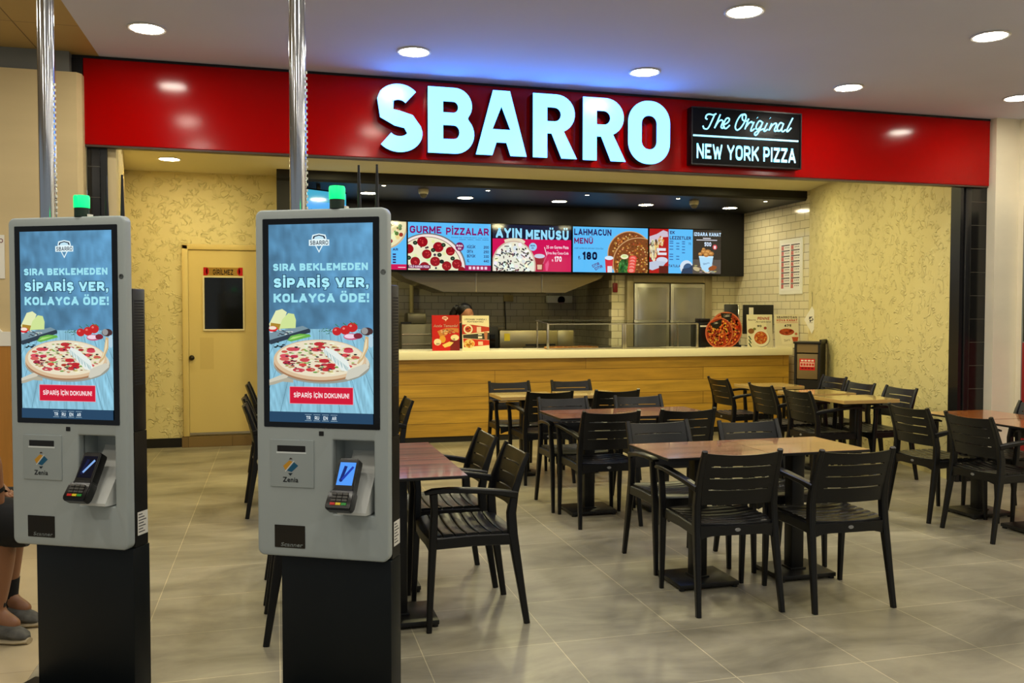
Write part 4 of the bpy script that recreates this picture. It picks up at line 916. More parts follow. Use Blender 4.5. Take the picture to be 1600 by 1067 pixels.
# gourmet pizzas
c = newc((78, 50, 1527, 905)); c.rect(78, 50, 1527, 905, SKY)
c.ell(430, 880, 660, 640, (110, 118, 120), 56); c.ell(425, 890, 640, 628, (244, 226, 220), 56); c.ell(420, 905, 600, 600, (90, 50, 46), 56); c.ell(420, 910, 590, 596, (236, 232, 196), 56)
toppings(c, 420, 880, 560, 560, GUR); c.next()
for u, v, r in ((325, 400, 84), (600, 490, 84), (400, 620, 76), (545, 750, 80), (200, 755, 76), (810, 560, 72), (745, 825, 76), (925, 790, 80), (360, 850, 80), (90, 530, 76), (1010, 905, 60)):
    c.ell(u, v, r*1.1, r*1.1, (150, 8, 24), n=20, nx=False)
c.next()
for u, v, r in ((325, 400, 84), (600, 490, 84), (400, 620, 76), (545, 750, 80), (200, 755, 76), (810, 560, 72), (745, 825, 76), (925, 790, 80)):
    for _ in range(5): c.ell(u+rnd(-40, 40), v+rnd(-40, 40), 12, 10, (206, 60, 60), n=8, nx=False)
for u, v in ((200, 420), (510, 545), (690, 450), (620, 630), (850, 690), (90, 690), (660, 750)):
    c.ell(u, v, 40, 38, (28, 34, 30), n=14, nx=u == 200); 
c.next()
for u, v in ((200, 420), (510, 545), (690, 450), (620, 630), (850, 690), (90, 690)): c.ell(u, v, 16, 14, (70, 110, 70), n=10, nx=False)
tl(c, 'GURME', 108, 116, 655, 246, (130, 10, 100), 0.03); tl(c, 'PİZZALAR', 735, 132, 1492, 262, (130, 10, 100), 0.03)
tl(c, 'Domates sosu, mozzarella peyniri, sucuk, mantar,', 830, 296, 1492, 322, INK, 0.0); tl(c, 'zeytin, biber, mısır, kekik', 965, 330, 1492, 358, INK, 0.0)
c.ell(974, 474, 76, 80, (120, 20, 90), 30); tl(c, 'BUNA', 918, 440, 1028, 474, (250, 230, 240)); tl(c, 'EK', 945, 492, 1003, 526, (250, 230, 240))
for k, (a, b, ww) in enumerate((('KÜÇÜK', '200', 146), ('ORTA', '250', 106), ('BÜYÜK', '330', 146), ('XL', '440', 40))):
    tl(c, a, 1104, 446+84*k, 1104+ww, 500+84*k, INK, 0.02); tl(c, b, 1400, 452+84*k, 1490, 502+84*k, INK, 0.02)
c.rect(1066, 808, 1527, 905, (160, 10, 80)); c.rect(78, 815, 465, 880, (110, 14, 70)); tl(c, 'TÜLÜ KARIŞIK PİZZA', 92, 826, 440, 866, (250, 226, 240), 0.03)
for k in range(5): c.rect(1135+70*k, 832, 1180+70*k, 884, (240, 206, 224), k == 0)
board(1.615, c, 'menu screen headed Gurme Pizzalar with a big pepperoni pizza')
# menu of the month
c = newc((62, 118, 1520, 1000)); c.rect(62, 118, 1520, 1000, (12, 22, 52)); c.rect(62, 385, 1520, 1000, MAG)
c.poly([(272, 408), (350, 380), (470, 370), (590, 380), (662, 430), (640, 470), (290, 460)], (230, 218, 190)); c.ell(450, 900, 405, 480, (206, 180, 160), 48); c.ell(450, 905, 380, 462, (232, 232, 214), 48)
toppings(c, 450, 880, 370, 440, [(90, 32, [(240, 244, 240), (220, 232, 226), (240, 236, 206)], 1), (60, 15, [(30, 40, 44), (70, 40, 50)], 1)]); c.next()
for _ in range(64):
    a, d = rnd(0, 6.28), math.sqrt(rnd(0, 1))*0.9; u, v = 450+370*d*math.cos(a), 870+430*d*math.sin(a); b = rnd(0, 3.14); q = rnd(24, 52)
    c.line((u-q*math.cos(b), v-q*math.sin(b)), (u+q*math.cos(b), v+q*math.sin(b)), 18, random.choice([(60, 44, 60), (28, 60, 80), (96, 24, 44), (110, 120, 90)]), False)
for k, (s, x0, x1, y0, y1) in enumerate((('AYIN', 122, 598, 184, 368), ('MENÜSÜ', 668, 1470, 204, 388))): tl(c, s, x0, y0, x1, y1, (150, 220, 252), 0.05)
c.ell(802, 530, 72, 76, (150, 206, 246), 28); tl(c, 'BUNA', 760, 492, 842, 522, INK); tl(c, 'EK', 780, 540, 820, 566, INK)
c.poly([(838, 715), (1008, 715), (990, 985), (868, 985)], (150, 20, 40)); c.ell(925, 705, 100, 42, (206, 206, 226), 20); c.poly([(880, 870), (970, 870), (965, 960), (886, 960)], (226, 190, 160)); c.line((1016, 530), (1060, 690), 16, (240, 200, 216)); c.line((1060, 690), (990, 850), 12, (206, 100, 130))
c.poly([(1040, 985), (1030, 860), (1090, 780), (1100, 860), (1076, 985)], (226, 80, 130))
tl(c, '25 cm Gurme Pizza', 1050, 498, 1470, 558, (250, 220, 236), 0.03); tl(c, '+', 1246, 576, 1270, 600, (250, 220, 236)); tl(c, 'Orta Boy Coca-Cola', 1060, 616, 1470, 682, (250, 220, 236), 0.03)
tl(c, '170', 1200, 704, 1338, 806, (250, 240, 246), 0.05); tl(c, '₺', 1152, 760, 1184, 806, (250, 220, 236), 0.02)
board(2.705, c, 'menu screen headed Ayın Menüsü, navy over magenta')
# flatbread menu
c = newc((80, 98, 1528, 985)); c.rect(80, 98, 1528, 985, SKY)
for cx, cy, rx, ry in ((1180, 620, 440, 460), (1360, 800, 520, 520)):
    c.ell(cx, cy, rx, ry, (206, 160, 110), 50); c.ell(cx, cy, rx-18, ry-18, (124, 66, 30), 50)
    toppings(c, cx, cy, rx-30, ry-30, [(150, 20, [(150, 84, 34), (176, 110, 50), (110, 50, 24)], 1), (110, 14, [(206, 150, 80), (226, 180, 110)], 1), (70, 13, [(80, 36, 20), (160, 60, 30)], 1)])
c.poly([(950, 985), (960, 800), (1010, 720), (1130, 720), (1150, 985)], (44, 96, 40)); toppings(c, 1050, 850, 90, 130, [(40, 20, [(30, 70, 30), (70, 130, 60)], 1)]); c.ell(1070, 668, 76, 48, (236, 236, 190), 24); c.ell(1070, 660, 50, 24, (206, 226, 150), 20)
for k in range(5): c.ell(1235-k*8, 700+60*k, 78, 60, (226, 70, 60), 22); c.ell(1235-k*8, 700+60*k, 50, 36, (240, 140, 130), 18)
c.poly([(690, 700), (850, 700), (830, 985), (710, 985)], (206, 40, 60)); c.ell(770, 700, 84, 40, (214, 232, 250), 20); c.rect(740, 860, 830, 985, (220, 226, 236))
tl(c, 'LAHMACUN', 102, 140, 812, 264, INK, 0.03); tl(c, 'MENÜ', 102, 316, 458, 430, (120, 14, 90), 0.03)
tl(c, '3 ADET LAHMACUN, ORTA BOY COCA-COLA', 104, 506, 660, 538, INK, 0.0)
tl(c, '180', 250, 586, 540, 742, (14, 16, 50), 0.06); tl(c, '₺', 178, 668, 228, 742, INK, 0.0)
tl(c, 'ÇITIR', 440, 812, 586, 868, (90, 20, 110), 0.03, rot=-24); tl(c, 'ÇITIR', 490, 864, 646, 920, (90, 20, 110), 0.03, rot=-24)
board(3.795, c, 'menu screen headed Lahmacun Menü with round flatbreads')
# sides and grilled wings
c = newc((60, 95, 1500, 975)); c.rect(60, 95, 1500, 975, (34, 30, 28)); c.rect(60, 95, 440, 975, (176, 14, 24)); c.poly([(60, 250), (200, 200), (330, 120), (420, 150), (430, 250), (300, 260), (230, 360), (120, 420), (60, 400)], (206, 190, 206))
toppings(c, 150, 520, 90, 200, [(60, 22, [(240, 226, 170), (226, 190, 130), (90, 60, 50), (236, 240, 210)], 1)]); toppings(c, 290, 340, 60, 90, [(24, 18, [(226, 190, 130), (190, 120, 60), (240, 226, 200)], 1)])
c.rect(205, 478, 385, 530, (226, 226, 236)); c.rect(222, 566, 400, 614, (226, 226, 236), False); c.ell(310, 720, 116, 66, (206, 214, 232), 24); c.poly([(60, 760), (200, 730), (400, 750), (330, 840), (120, 920), (60, 900)], (190, 200, 220)); c.rect(250, 830, 440, 975, (90, 14, 20))
c.rect(440, 95, 925, 975, SKY); tl(c, 'EK', 468, 130, 560, 192, INK); tl(c, 'LEZZETLER', 462, 234, 886, 298, INK, 0.03); tl(c, 'TATLILAR', 440, 802, 716, 852, INK, 0.02)
c.next()
for u, ys, ww in ((458, (336, 376, 436, 496, 596, 642, 700), 74), (592, (376, 436, 490, 636, 694), 62), (708, (342, 384, 442, 500, 562), 60)):
    for y in ys: c.rect(u, y-11, u+ww, y+9, (50, 110, 176), False)
tl(c, '70', 836, 356, 888, 402, INK, 0.0); c.ell(800, 850, 130, 140, (214, 226, 240), 30); c.ell(830, 880, 96, 110, (60, 90, 130), 26); c.poly([(690, 975), (720, 880), (850, 860), (925, 800), (925, 975)], (40, 60, 90))
c.rect(925, 95, 1500, 975, (52, 46, 40)); c.rect(925, 690, 1500, 975, (86, 78, 72)); toppings(c, 1210, 860, 270, 110, [(40, 34, [(90, 76, 66), (150, 140, 130), (176, 150, 110)], 1)])
tl(c, 'IZGARA', 950, 145, 1226, 218, (196, 226, 250), 0.05); tl(c, 'KANAT', 1256, 145, 1500, 218, (196, 226, 250), 0.05)
c.rect(1130, 252, 1290, 272, (220, 220, 226)); c.rect(1000, 288, 1420, 306, (206, 206, 214), False); tl(c, '500', 1160, 338, 1300, 422, (214, 230, 250), 0.05)
c.ell(1376, 436, 46, 52, (206, 60, 70), 20); c.rect(1354, 408, 1398, 470, (240, 214, 216))
c.poly([(1055, 640), (1342, 640), (1310, 860), (1230, 950), (1120, 900), (1085, 820)], (176, 222, 250)); c.rect(1050, 620, 1346, 650, (206, 236, 250)); 
for u, v, r in ((1080, 580, 44), (1150, 530, 60), (1230, 540, 70), (1300, 570, 56), (1200, 590, 60), (1145, 480, 36)): c.ell(u, v, r, r*0.8, (176, 116, 56), 18); c.ell(u-8, v-8, r*0.6, r*0.4, (214, 160, 90), 12)
tl(c, 'Sbarro', 1135, 745, 1265, 785, (30, 60, 130), 0.0, rot=-14); c.ell(1330, 860, 90, 46, (150, 80, 36), 20, rot=-16); c.ell(1000, 880, 70, 40, (196, 180, 140), 18, rot=20); c.poly([(1110, 880), (1200, 940), (1320, 930), (1250, 960), (1180, 955)], (226, 206, 180))
board(4.885, c, 'rightmost menu screen with Ek Lezzetler list and Izgara Kanat bucket')
# order-status screen
t = empty('order_status_screen', (0.50, 9.75, 2.22), R(32), 'small pale blue order-status screen hanging left under the canopy', 'screen')
MB().box(-0.34, 0.34, 0, 0.04, 0, 0.56, 0.004).build('screen_case', BEZ, t)
c = Canvas(0.656, 0.53, (0, 0, 656, 530), 1e-4); c.rect(0, 0, 656, 530, (84, 176, 246)); c.rect(0, 0, 656, 120, (64, 172, 206)); tl(c, 'Hazır', 20, 40, 120, 74, (20, 60, 90), 0.02); tl(c, 'Siparişler hazırlanıyor', 20, 200, 400, 234, (20, 60, 110), 0.01)
for k in range(3): c.rect(30, 300+70*k, 300, 340+70*k, (140, 206, 250), k == 0)
c.build('screen_picture', SCREEN, t, (0, -0.0006, 0.015))
MB().box(-0.02, 0.02, 0.041, 0.06, 0.3, 0.612).build('hanger', BLACK, t)
# ------------------------------------------------------------------ cards standing on the counter
def easel(cvs, w_, h_, x, y, label, tilt=4, rz=0, name='menu_card', back=(180, 30, 20), grp=None):
    t = empty(name, (x, y, 1.0205), R(rz), label, 'menu card', grp); t.rotation_euler = (R(-tilt), 0, R(rz))
    MB().box(-w_/2, w_/2, 0, 0.004, 0.001, h_, 0.0).build('card', M('card_%d%d%d' % back, back, 0.4), t)
    cvs.build('card_print', PRINT, t, (0, -0.0006, 0.001))
    MB().prism([(0.004, h_*0.6), (0.008, h_*0.6), (0.10, 0.012), (0.09, 0.008)], -0.02, 0.02, 'yz').build('easel_strut', WHITE, t)
    return t
c = Canvas(0.316, 0.402, (112, 120, 800, 1005), 8e-5); c.rect(112, 120, 800, 1005, (200, 24, 10)); c.rect(400, 140, 800, 420, (190, 44, 12)); c.rect(560, 740, 800, 1005, (120, 26, 20))
c.poly([(365, 205), (380, 160), (450, 145), (500, 170), (520, 200), (500, 225), (480, 230), (460, 275), (430, 230)], (244, 214, 190)); c.rect(395, 178, 485, 205, (176, 30, 20)); tl(c, 'Acele Tamamla!', 150, 350, 750, 418, (250, 220, 200), 0.02, shear=0.15)
c.poly([(240, 520), (430, 450), (620, 440), (775, 450), (775, 560), (600, 520), (480, 600), (420, 800), (340, 760), (300, 640)], (206, 130, 60)); toppings(c, 480, 540, 200, 80, [(40, 26, [(176, 60, 30), (236, 190, 130), (120, 40, 24), (240, 206, 160)], 1)])
c.poly([(420, 640), (600, 560), (620, 640), (470, 790)], (196, 40, 20)); c.ell(370, 720, 80, 90, (226, 160, 50), 24); c.poly([(360, 860), (540, 780), (650, 800), (560, 890), (420, 930)], (236, 206, 110)); c.ell(245, 790, 92, 84, (240, 222, 180), 18); tl(c, '20', 212, 812, 292, 852, (70, 60, 40)); c.ell(680, 680, 106, 74, (240, 226, 176), 18); tl(c, '15', 620, 704, 680, 748, (70, 60, 40))
easel(c, 0.316, 0.402, 1.875, 9.79, 'red menu card with a pizza slice, standing left on the counter', grp='cards standing on the counter')
c = Canvas(0.316, 0.398, (840, 128, 1500, 1000), 8e-5); c.rect(840, 128, 1500, 1000, (240, 228, 186)); tl(c, '[ PİZZANIN YANINDA ]', 890, 205, 1430, 246, (70, 50, 40), 0.02); tl(c, 'MUHTEŞEM İKİLİ', 965, 266, 1360, 300, (80, 50, 40), 0.02)
c.poly([(840, 350), (1100, 360), (1500, 420), (1500, 520), (840, 600)], (190, 60, 30)); c.poly([(860, 610), (1500, 560), (1500, 740), (860, 690)], (60, 56, 44)); c.poly([(860, 700), (1500, 750), (1500, 870), (880, 920)], (206, 50, 24))
c.ell(985, 470, 112, 116, (240, 226, 190), 28); c.ell(985, 470, 76, 78, (196, 70, 30), 24); toppings(c, 985, 470, 66, 66, [(14, 18, [(226, 120, 60), (150, 40, 20)], 1)]); c.rect(1110, 390, 1185, 545, (200, 70, 50)); c.rect(1195, 410, 1300, 545, (236, 206, 180)); c.rect(1225, 590, 1315, 620, (226, 220, 200)); c.rect(1225, 650, 1325, 700, (236, 230, 206), False)
c.poly([(1370, 540), (1460, 540), (1445, 740), (1390, 740)], (190, 120, 80)); c.ell(1010, 830, 130, 110, (230, 200, 120), 26); toppings(c, 1010, 830, 110, 92, [(26, 24, [(226, 150, 40), (240, 190, 90), (206, 110, 30)], 1)]); c.rect(1225, 780, 1340, 870, (240, 200, 170)); c.rect(1380, 880, 1470, 950, (236, 226, 190))
easel(c, 0.316, 0.398, 2.222, 9.79, 'cream menu card with red bands, right of the red card on the counter', back=(226, 214, 180), grp='cards standing on the counter')
c = Canvas(0.352, 0.410, (648, 100, 980, 548), 8e-5); c.rect(648, 100, 980, 548, (232, 224, 190)); c.rect(900, 180, 980, 548, (214, 206, 180)); tl(c, 'Sbarro', 664, 160, 764, 182, (110, 70, 40), 0.02, rot=0); tl(c, 'PENNE', 786, 132, 942, 172, (196, 44, 24), 0.04, shear=0.1); tl(c, 'Arrabbiata', 760, 184, 958, 208, (70, 50, 40), 0.0, shear=0.2); tl(c, '90', 780, 240, 836, 268, (40, 34, 30), 0.05)
c.ell(700, 322, 40, 36, (140, 90, 46), 20); c.ell(744, 294, 20, 18, (120, 120, 60), 14); c.ell(884, 282, 20, 20, (150, 60, 40), 14)
for k in range(6): c.ell(676+(k % 2)*12, 400+24*k, 20, 8, (60, 80, 50), 10, rot=50, nx=k == 0)
c.ell(836, 426, 108, 112, (170, 166, 150), 32); c.ell(826, 416, 108, 112, (240, 232, 206), 32); c.ell(822, 412, 86, 86, (200, 96, 40), 30); c.next()
for _ in range(46):
    a, d, b = rnd(0, 6.28), math.sqrt(rnd(0, 1))*70, rnd(0, 3.14); u, v = 822+d*math.cos(a), 412+d*math.sin(a); c.line((u-14*math.cos(b), v-14*math.sin(b)), (u+14*math.cos(b), v+14*math.sin(b)), 9, random.choice([(236, 160, 70), (206, 90, 40), (160, 50, 24), (240, 190, 110)]), False)
easel(c, 0.352, 0.410, 5.765, 9.625, 'white menu card with a bowl of penne, right of the pizza cut-out', back=(214, 206, 180), grp='cards standing on the counter')
c = Canvas(0.335, 0.410, (1028, 100, 1340, 548), 8e-5); c.rect(1028, 100, 1340, 548, (232, 224, 194)); tl(c, "SBARRO'DAN", 1055, 122, 1322, 152, (70, 56, 44), 0.03); tl(c, 'KOVA KANAT', 1055, 160, 1326, 194, (196, 50, 30), 0.03); c.rect(1050, 206, 1330, 211, (206, 90, 70)); tl(c, '475', 1152, 234, 1244, 266, (30, 26, 24), 0.05)
c.poly([(1090, 350), (1280, 350), (1240, 500), (1120, 500)], (244, 236, 206)); c.ell(1182, 335, 98, 46, (176, 70, 36), 28); toppings(c, 1182, 332, 90, 40, [(26, 18, [(206, 100, 50), (150, 50, 28), (190, 84, 50)], 1)]); tl(c, 'Sbarro', 1145, 430, 1222, 462, (110, 84, 60), 0.0, rot=-8); c.poly([(1246, 405), (1332, 405), (1320, 470), (1262, 470)], (190, 84, 50)); c.ell(1304, 362, 18, 18, (206, 120, 84), 14)
easel(c, 0.335, 0.410, 6.140, 9.625, 'white menu card with a bucket of wings, next to the tiled right wall', back=(214, 206, 186), grp='cards standing on the counter')
# round pizza cut-out display
t = empty('pizza_cutout_display', (5.31, 9.72, 1.0205), 0, 'cardboard display of two overlapping round pizzas standing on the counter', 'display')
def disc_canvas(r, slant):
    c = Canvas(2*r, 2*r, (-100, -100, 100, 100), 8e-5); c.ell(0, 0, 100, 100, (206, 110, 70), 48); c.ell(0, 0, 93, 93, (150, 44, 20), 48)
    toppings(c, 0, 0, 90, 90, [(110, 9, [(196, 60, 20), (226, 110, 40), (150, 36, 16)], 1), (90, 6, [(236, 170, 70), (226, 130, 60)], 1), (60, 6, [(120, 24, 14), (206, 80, 40)], 1)])
    if slant:
        c.poly([(-34, -94), (38, -92), (20, -40), (-30, 20), (-80, 14), (-82, -20), (-24, -50)], (26, 22, 20)); tl(c, 'SBARRO', -18, -86, 24, -72, (240, 230, 220), 0.03, rot=-6)
        for u, v in ((-4, -48), (-26, -20)): c.poly([(u-18, v+4), (u+2, v-10), (u+18, v-4), (u, v+10)], (226, 216, 206)); tl(c, 'SBARRO', u-12, v-5, u+12, v+4, (40, 30, 26), 0.03, rot=-22)
    else:
        c.poly([(-66, -62), (20, -92), (14, -50), (-16, -24), (-50, -34)], (26, 22, 20)); tl(c, 'SBARRO', -44, -70, -6, -58, (240, 230, 220), 0.03, rot=-8)
    return c
d1 = MB().lathe([(0.0, 0), (0.222, 0), (0.222, 0.005), (0.0, 0.005)], (0.045, 0.02, 0.222), 48, 'y').build('rear_pizza_card', M('card_red', (170, 50, 30), 0.5), t)
disc_canvas(0.221, True).build('rear_pizza_print', PRINT, d1, (0.045, 0.0142, 0.001))
d2 = MB().lathe([(0.0, 0), (0.187, 0), (0.187, 0.005), (0.0, 0.005)], (-0.055, 0.004, 0.188), 48, 'y').build('front_pizza_card', M('card_red', (170, 50, 30), 0.5), t)
disc_canvas(0.186, False).build('front_pizza_print', PRINT, d2, (-0.055, -0.0018, 0.002))
MB().box(-0.20, 0.20, -0.025, 0.06, 0, 0.012).build('foot', M('card_cream', (226, 206, 170), 0.5), t)
# ------------------------------------------------------------------ glass food guard with pizzas
g = empty('glass_food_guard', (4.03, 9.76, 1.0205), 0, 'long glass sneeze guard on steel posts, standing on the counter', 'sneeze guard')
for x in (-0.955, -0.014, 0.014, 0.955): MB().box(x-0.013, x+0.013, 0, 0.026, 0, 0.292, 0.002).build('post', STEEL, g)
for x in (-0.945, 0.945): MB().sweep([(x*0.99, 0.50, 0.002), (x*0.985, 0.52, 0.325)], (0.018, 0.018)).build('post', STEEL, g)
MB().sweep([(-0.968, 0.013, 0.298), (0.968, 0.013, 0.298)], (0.022, 0.012), side=(0, 1, 0)).build('rail', STEEL, g)
MB().sweep([(-0.955, 0.52, 0.332), (0.955, 0.52, 0.332)], (0.022, 0.014), side=(0, 1, 0)).build('rail', STEEL, g)
MB().sweep([(-0.968, 0.013, 0.012), (0.968, 0.013, 0.012)], (0.016, 0.010), side=(0, 1, 0)).build('rail', STEEL, g)
for s in (-1, 1): MB().sweep([(s*0.958, 0.02, 0.302), (s*0.95, 0.515, 0.334)], (0.014, 0.010)).build('rail', STEEL, g)
for a, b in ((-0.940, -0.029), (0.029, 0.940)): MB().box(a, b, 0.011, 0.015, 0.02, 0.290).build('front_pane', GLASS, g)
MB().loft([[Vector(p) for p in ((-0.95, 0.03, 0.306), (0.95, 0.03, 0.306), (0.94, 0.505, 0.338), (-0.94, 0.505, 0.338))], [Vector(p) for p in ((-0.95, 0.03, 0.311), (0.95, 0.03, 0.311), (0.94, 0.505, 0.343), (-0.94, 0.505, 0.343))]]).build('top_pane', GLASS, g)
CRUST = M('baked_crust', (196, 138, 66), 0.7, noise=((40, 40, 40), 0.2, 3)); CHEESE = M('melted_cheese', (226, 176, 84), 0.5, noise=((36, 36, 36), 0.25, 4))
for x, y, lb in ((3.28, 10.02, 'baked pizza under the left glass panel, at its left'), (3.62, 10.03, 'baked pizza under the left glass panel, right of the other')):
    t = empty('pizza', (x, y, 1.0205), 0, lb, 'pizza', 'pizzas on the counter')
    MB().lathe([(0, 0), (0.155, 0), (0.168, 0.008), (0.170, 0.018), (0.160, 0.026), (0.146, 0.018), (0, 0.016)], n=36).build('crust', CRUST, t)
    tpz = MB()
    tpz.lathe([(0, 0.0165), (0.146, 0.0185), (0.14, 0.022), (0, 0.024)], n=36); tpz.build('cheese', CHEESE, t)
    sl = MB()
    for k in range(14):
        a, d = rnd(0, 6.28), rnd(0.02, 0.125); sl.lathe([(0, 0.024), (0.018, 0.024), (0.017, 0.0275), (0, 0.028)], (d*math.cos(a), d*math.sin(a), 0), 12)
    tq = sl.build('toppings', M('pizza_topping', (190, 96, 30), 0.5), t); tq['kind'] = 'stuff'
t = tag(MB().box(3.84, 4.62, 9.86, 10.20, 1.0205, 1.030, 0.003).build('serving_tray', M('tray_dark_steel', (74, 70, 60), 0.4, metal=0.8), None), 'flat dark steel tray under the glass guard', 'tray')
# ------------------------------------------------------------------ tills and machines behind the cards
t = empty('card_terminal_kiosk', (5.62, 10.06, 1.0205), R(-16), 'tall black tilted point-of-sale screen behind the pizza cut-out', 'till screen')
MB().box(-0.09, 0.09, -0.12, 0.12, 0, 0.03, 0.006).build('stand', BLACK, t)
q = MB().box(-0.085, 0.085, 0.0, 0.04, 0.031, 0.545, 0.008).build('screen_housing', BLACK, t); q.rotation_euler = (R(-6), 0, 0)
MB().box(0.0855, 0.112, 0.0, 0.06, 0.03, 0.53, 0.004).build('side_frame', CHROME, t).rotation_euler = (R(-6), 0, 0)
t = empty('till_monitor', (6.02, 10.10, 1.0205), R(-4), 'black back of a till monitor behind the two white cards', 'monitor')
MB().box(-0.21, 0.21, 0, 0.03, 0.16, 0.535, 0.006).build('monitor_back', BLACK, t)
MB().box(-0.03, 0.03, 0.012, 0.05, 0.012, 0.2).build('neck', BLACK, t); MB().box(-0.12, 0.12, -0.03, 0.15, 0, 0.012, 0.003).build('foot', BLACK, t)
MB().box(-0.135, -0.075, -0.004, -0.001, 0.40, 0.50).build('paper_note', WHITE, t)
t = empty('receipt_machine', (5.21, 10.06, 1.0205), 0, 'black counter machine with a pale strip, left behind the pizza cut-out', 'machine')
MB().box(-0.09, 0.09, -0.10, 0.16, 0, 0.31, 0.008).build('body', BLACK, t); MB().box(-0.088, 0.088, -0.104, -0.1005, 0.255, 0.275).build('pale_strip', WHITE, t); MB().box(-0.06, 0.08, -0.05, 0.1, 0.3105, 0.36, 0.01).build('lid', BLACK, t)
# ------------------------------------------------------------------ things on the tiled right wall
t = empty('price_list', (6.345, 9.88, 1.69), R(-90), 'acrylic-framed price list with red and black rows on the tiled right wall', 'price list')
MB().box(-0.26, 0.26, -0.008, 0.004, 0, 0.70).build('acrylic_sheet', M('acrylic_panel', (236, 234, 220), 0.08), t)
c = Canvas(0.44, 0.60, (0, 0, 440, 600), 2e-4); c.rect(0, 0, 440, 600, (236, 234, 226))
for u in (10, 230):
    for k in range(8):
        v = 20+k*70; c.rect(u, v, u+190, v+12, (30, 28, 26), k == 0)
    c.next()
    for k in range(8):
        v = 36+k*70
        for j in range(5): c.rect(u, v+j*10, u+56, v+8+j*10, (196, 60, 50), False)
        for j in range(3): c.rect(u+84+j*36, v+14, u+104+j*36, v+26, (110, 100, 96), False)
c.build('list_print', PRINT, t, (0, -0.009, 0.05))
t = empty('hanging_tag', (6.285, 9.33, 1.20), R(-74), 'white diamond-shaped tag hanging on the wall edge by the last card', 'tag')
MB().prism([(0, 0), (0.115, 0.17), (0, 0.33), (-0.115, 0.17)], -0.003, 0.0, 'xz').build('tag_card', WHITE, t)
MB().tube([(0, -0.001, 0.331), (0.004, -0.001, 0.42), (0.0, -0.001, 0.50)], 0.003, 8).build('string', M('grey_string', (120, 112, 90), 0.7), t)
c = Canvas(0.12, 0.12, (0, 0, 120, 120), 2e-4); tl(c, '42', 16, 10, 80, 70, (60, 54, 50), 0.03, rot=60); c.rect(20, 84, 76, 88, (90, 80, 70)); c.build('tag_print', PRINT, t, (0.0, -0.0036, 0.10))
# ------------------------------------------------------------------ waste bin
t = empty('waste_bin', (5.845, 8.76, 0), R(-46), 'tall dark waste bin with a brown flap and red sticker at the counter end', 'waste bin')
b_ = MB(); b_.box(-0.143, 0.143, 0.0, 0.30, 0.0, 0.045).box(-0.143, -0.118, 0, 0.30, 0.045, 1.10).box(0.118, 0.143, 0, 0.30, 0.045, 1.10).box(-0.118, 0.118, 0.29, 0.30, 0.045, 1.10).box(-0.118, 0.118, 0.0205, 0.29, 0.045, 0.69).box(-0.118, 0.118, 0.012, 0.02, 0.42, 0.69)
b_.build('cabinet', M('bin_dark_brown', (30, 26, 20), 0.4), t)
MB().box(-0.155, 0.155, -0.012, 0.31, 1.1005, 1.124, 0.003).box(0.135, 0.155, -0.012, 0.31, 1.124, 1.150).build('top_tray', M('bin_dark_brown', (30, 26, 20), 0.4), t)
MB().box(-0.116, 0.116, 0.006, 0.018, 1.0, 1.098).build('upper_panel', M('bin_panel', (132, 110, 74), 0.4), t)
fl = MB().box(-0.114, 0.114, 0.006, 0.018, 0.70, 0.985, 0.002).build('flap', M('bin_panel', (132, 110, 74), 0.4), t)
MB().box(-0.20, 0.20, -0.16, -0.002, 0.40, 0.418, 0.003).build('shelf', M('bin_dark_brown', (30, 26, 20), 0.4), t)
c = Canvas(0.17, 0.13, (0, 0, 170, 130), 2e-4); c.rect(0, 0, 170, 130, (214, 30, 26)); c.rect(6, 40, 164, 90, (240, 200, 180))
for k in range(5): c.rect(12+31*k, 52, 36+31*k, 80, (206, 60, 50), k == 0)
for k in range(4): c.rect(16+38*k, 12, 44+38*k, 30, (250, 230, 220), k == 0); c.rect(20+36*k, 100, 46+36*k, 116, (120, 14, 14), False)
c.build('sticker', PRINT, fl, (0.0, 0.0052, 0.80))
# ------------------------------------------------------------------ kitchen
hd = empty('extractor_hood', (3.02, 11.45, 1.725), 0, 'long stainless extractor hood with sloping ends over the kitchen line', 'extractor hood')
hm = MB(); hm.prism([(-1.62, 0.36), (-1.36, 0.175), (-0.86, 0.0), (0.83, 0.0), (1.35, 0.20), (1.50, 0.36)], 0.0, 0.75, 'xz'); hm.build('canopy', M('hood_steel', (134, 124, 100), 0.26, metal=1.0, noise=((2, 2, 60), 0.12, 3)), hd, 20)
for x in (-0.42, 0.5): MB().box(x-0.012, x+0.012, -0.006, -0.0005, 0.004, 0.36, 0.002).build('seam', STEEL, hd)
MB().box(-0.3, 0.3, 0.2, 0.6, 0.361, 1.2).build('duct', STEEL, hd)
fz = empty('double_door_fridge', (5.30, 11.22, 0), 0, 'double-door stainless fridge with grey doors at the back of the kitchen', 'fridge')
MB().box(-0.64, -0.545, -0.02, 0.075, 0, 1.985, 0.004).box(0.53, 0.64, -0.02, 0.075, 0, 1.985, 0.004).box(-0.545, 0.53, -0.02, 0.075, 1.87, 1.985, 0.004).box(-0.545, 0.53, 0.06, 0.075, 0, 1.87).build('casing', M('fridge_casing', (150, 138, 104), 0.4, metal=0.3), fz)
for x0, x1 in ((-0.535, -0.012), (0.004, 0.522)):
    d = MB().box(x0, x1, -0.03, 0.058, 0.12, 1.855, 0.006).build('door', M('fridge_door_frame', (168, 166, 156), 0.3, metal=0.9), fz)
    MB().box(x0+0.045, x1-0.045, -0.034, -0.031, 0.18, 1.80, 0.002).build('door_panel', M('fridge_grey_panel', (140, 139, 132), 0.24, metal=0.7, noise=((2, 1, 2), 0.2, 3)), d)
MB().box(-0.545, 0.53, -0.01, 0.058, 0.0, 0.115).build('kick_panel', BLACK, fz)
kc = empty('kitchen_worktable', (3.0, 11.45, 0), 0, 'stainless kitchen worktable standing below the hood', 'worktable')
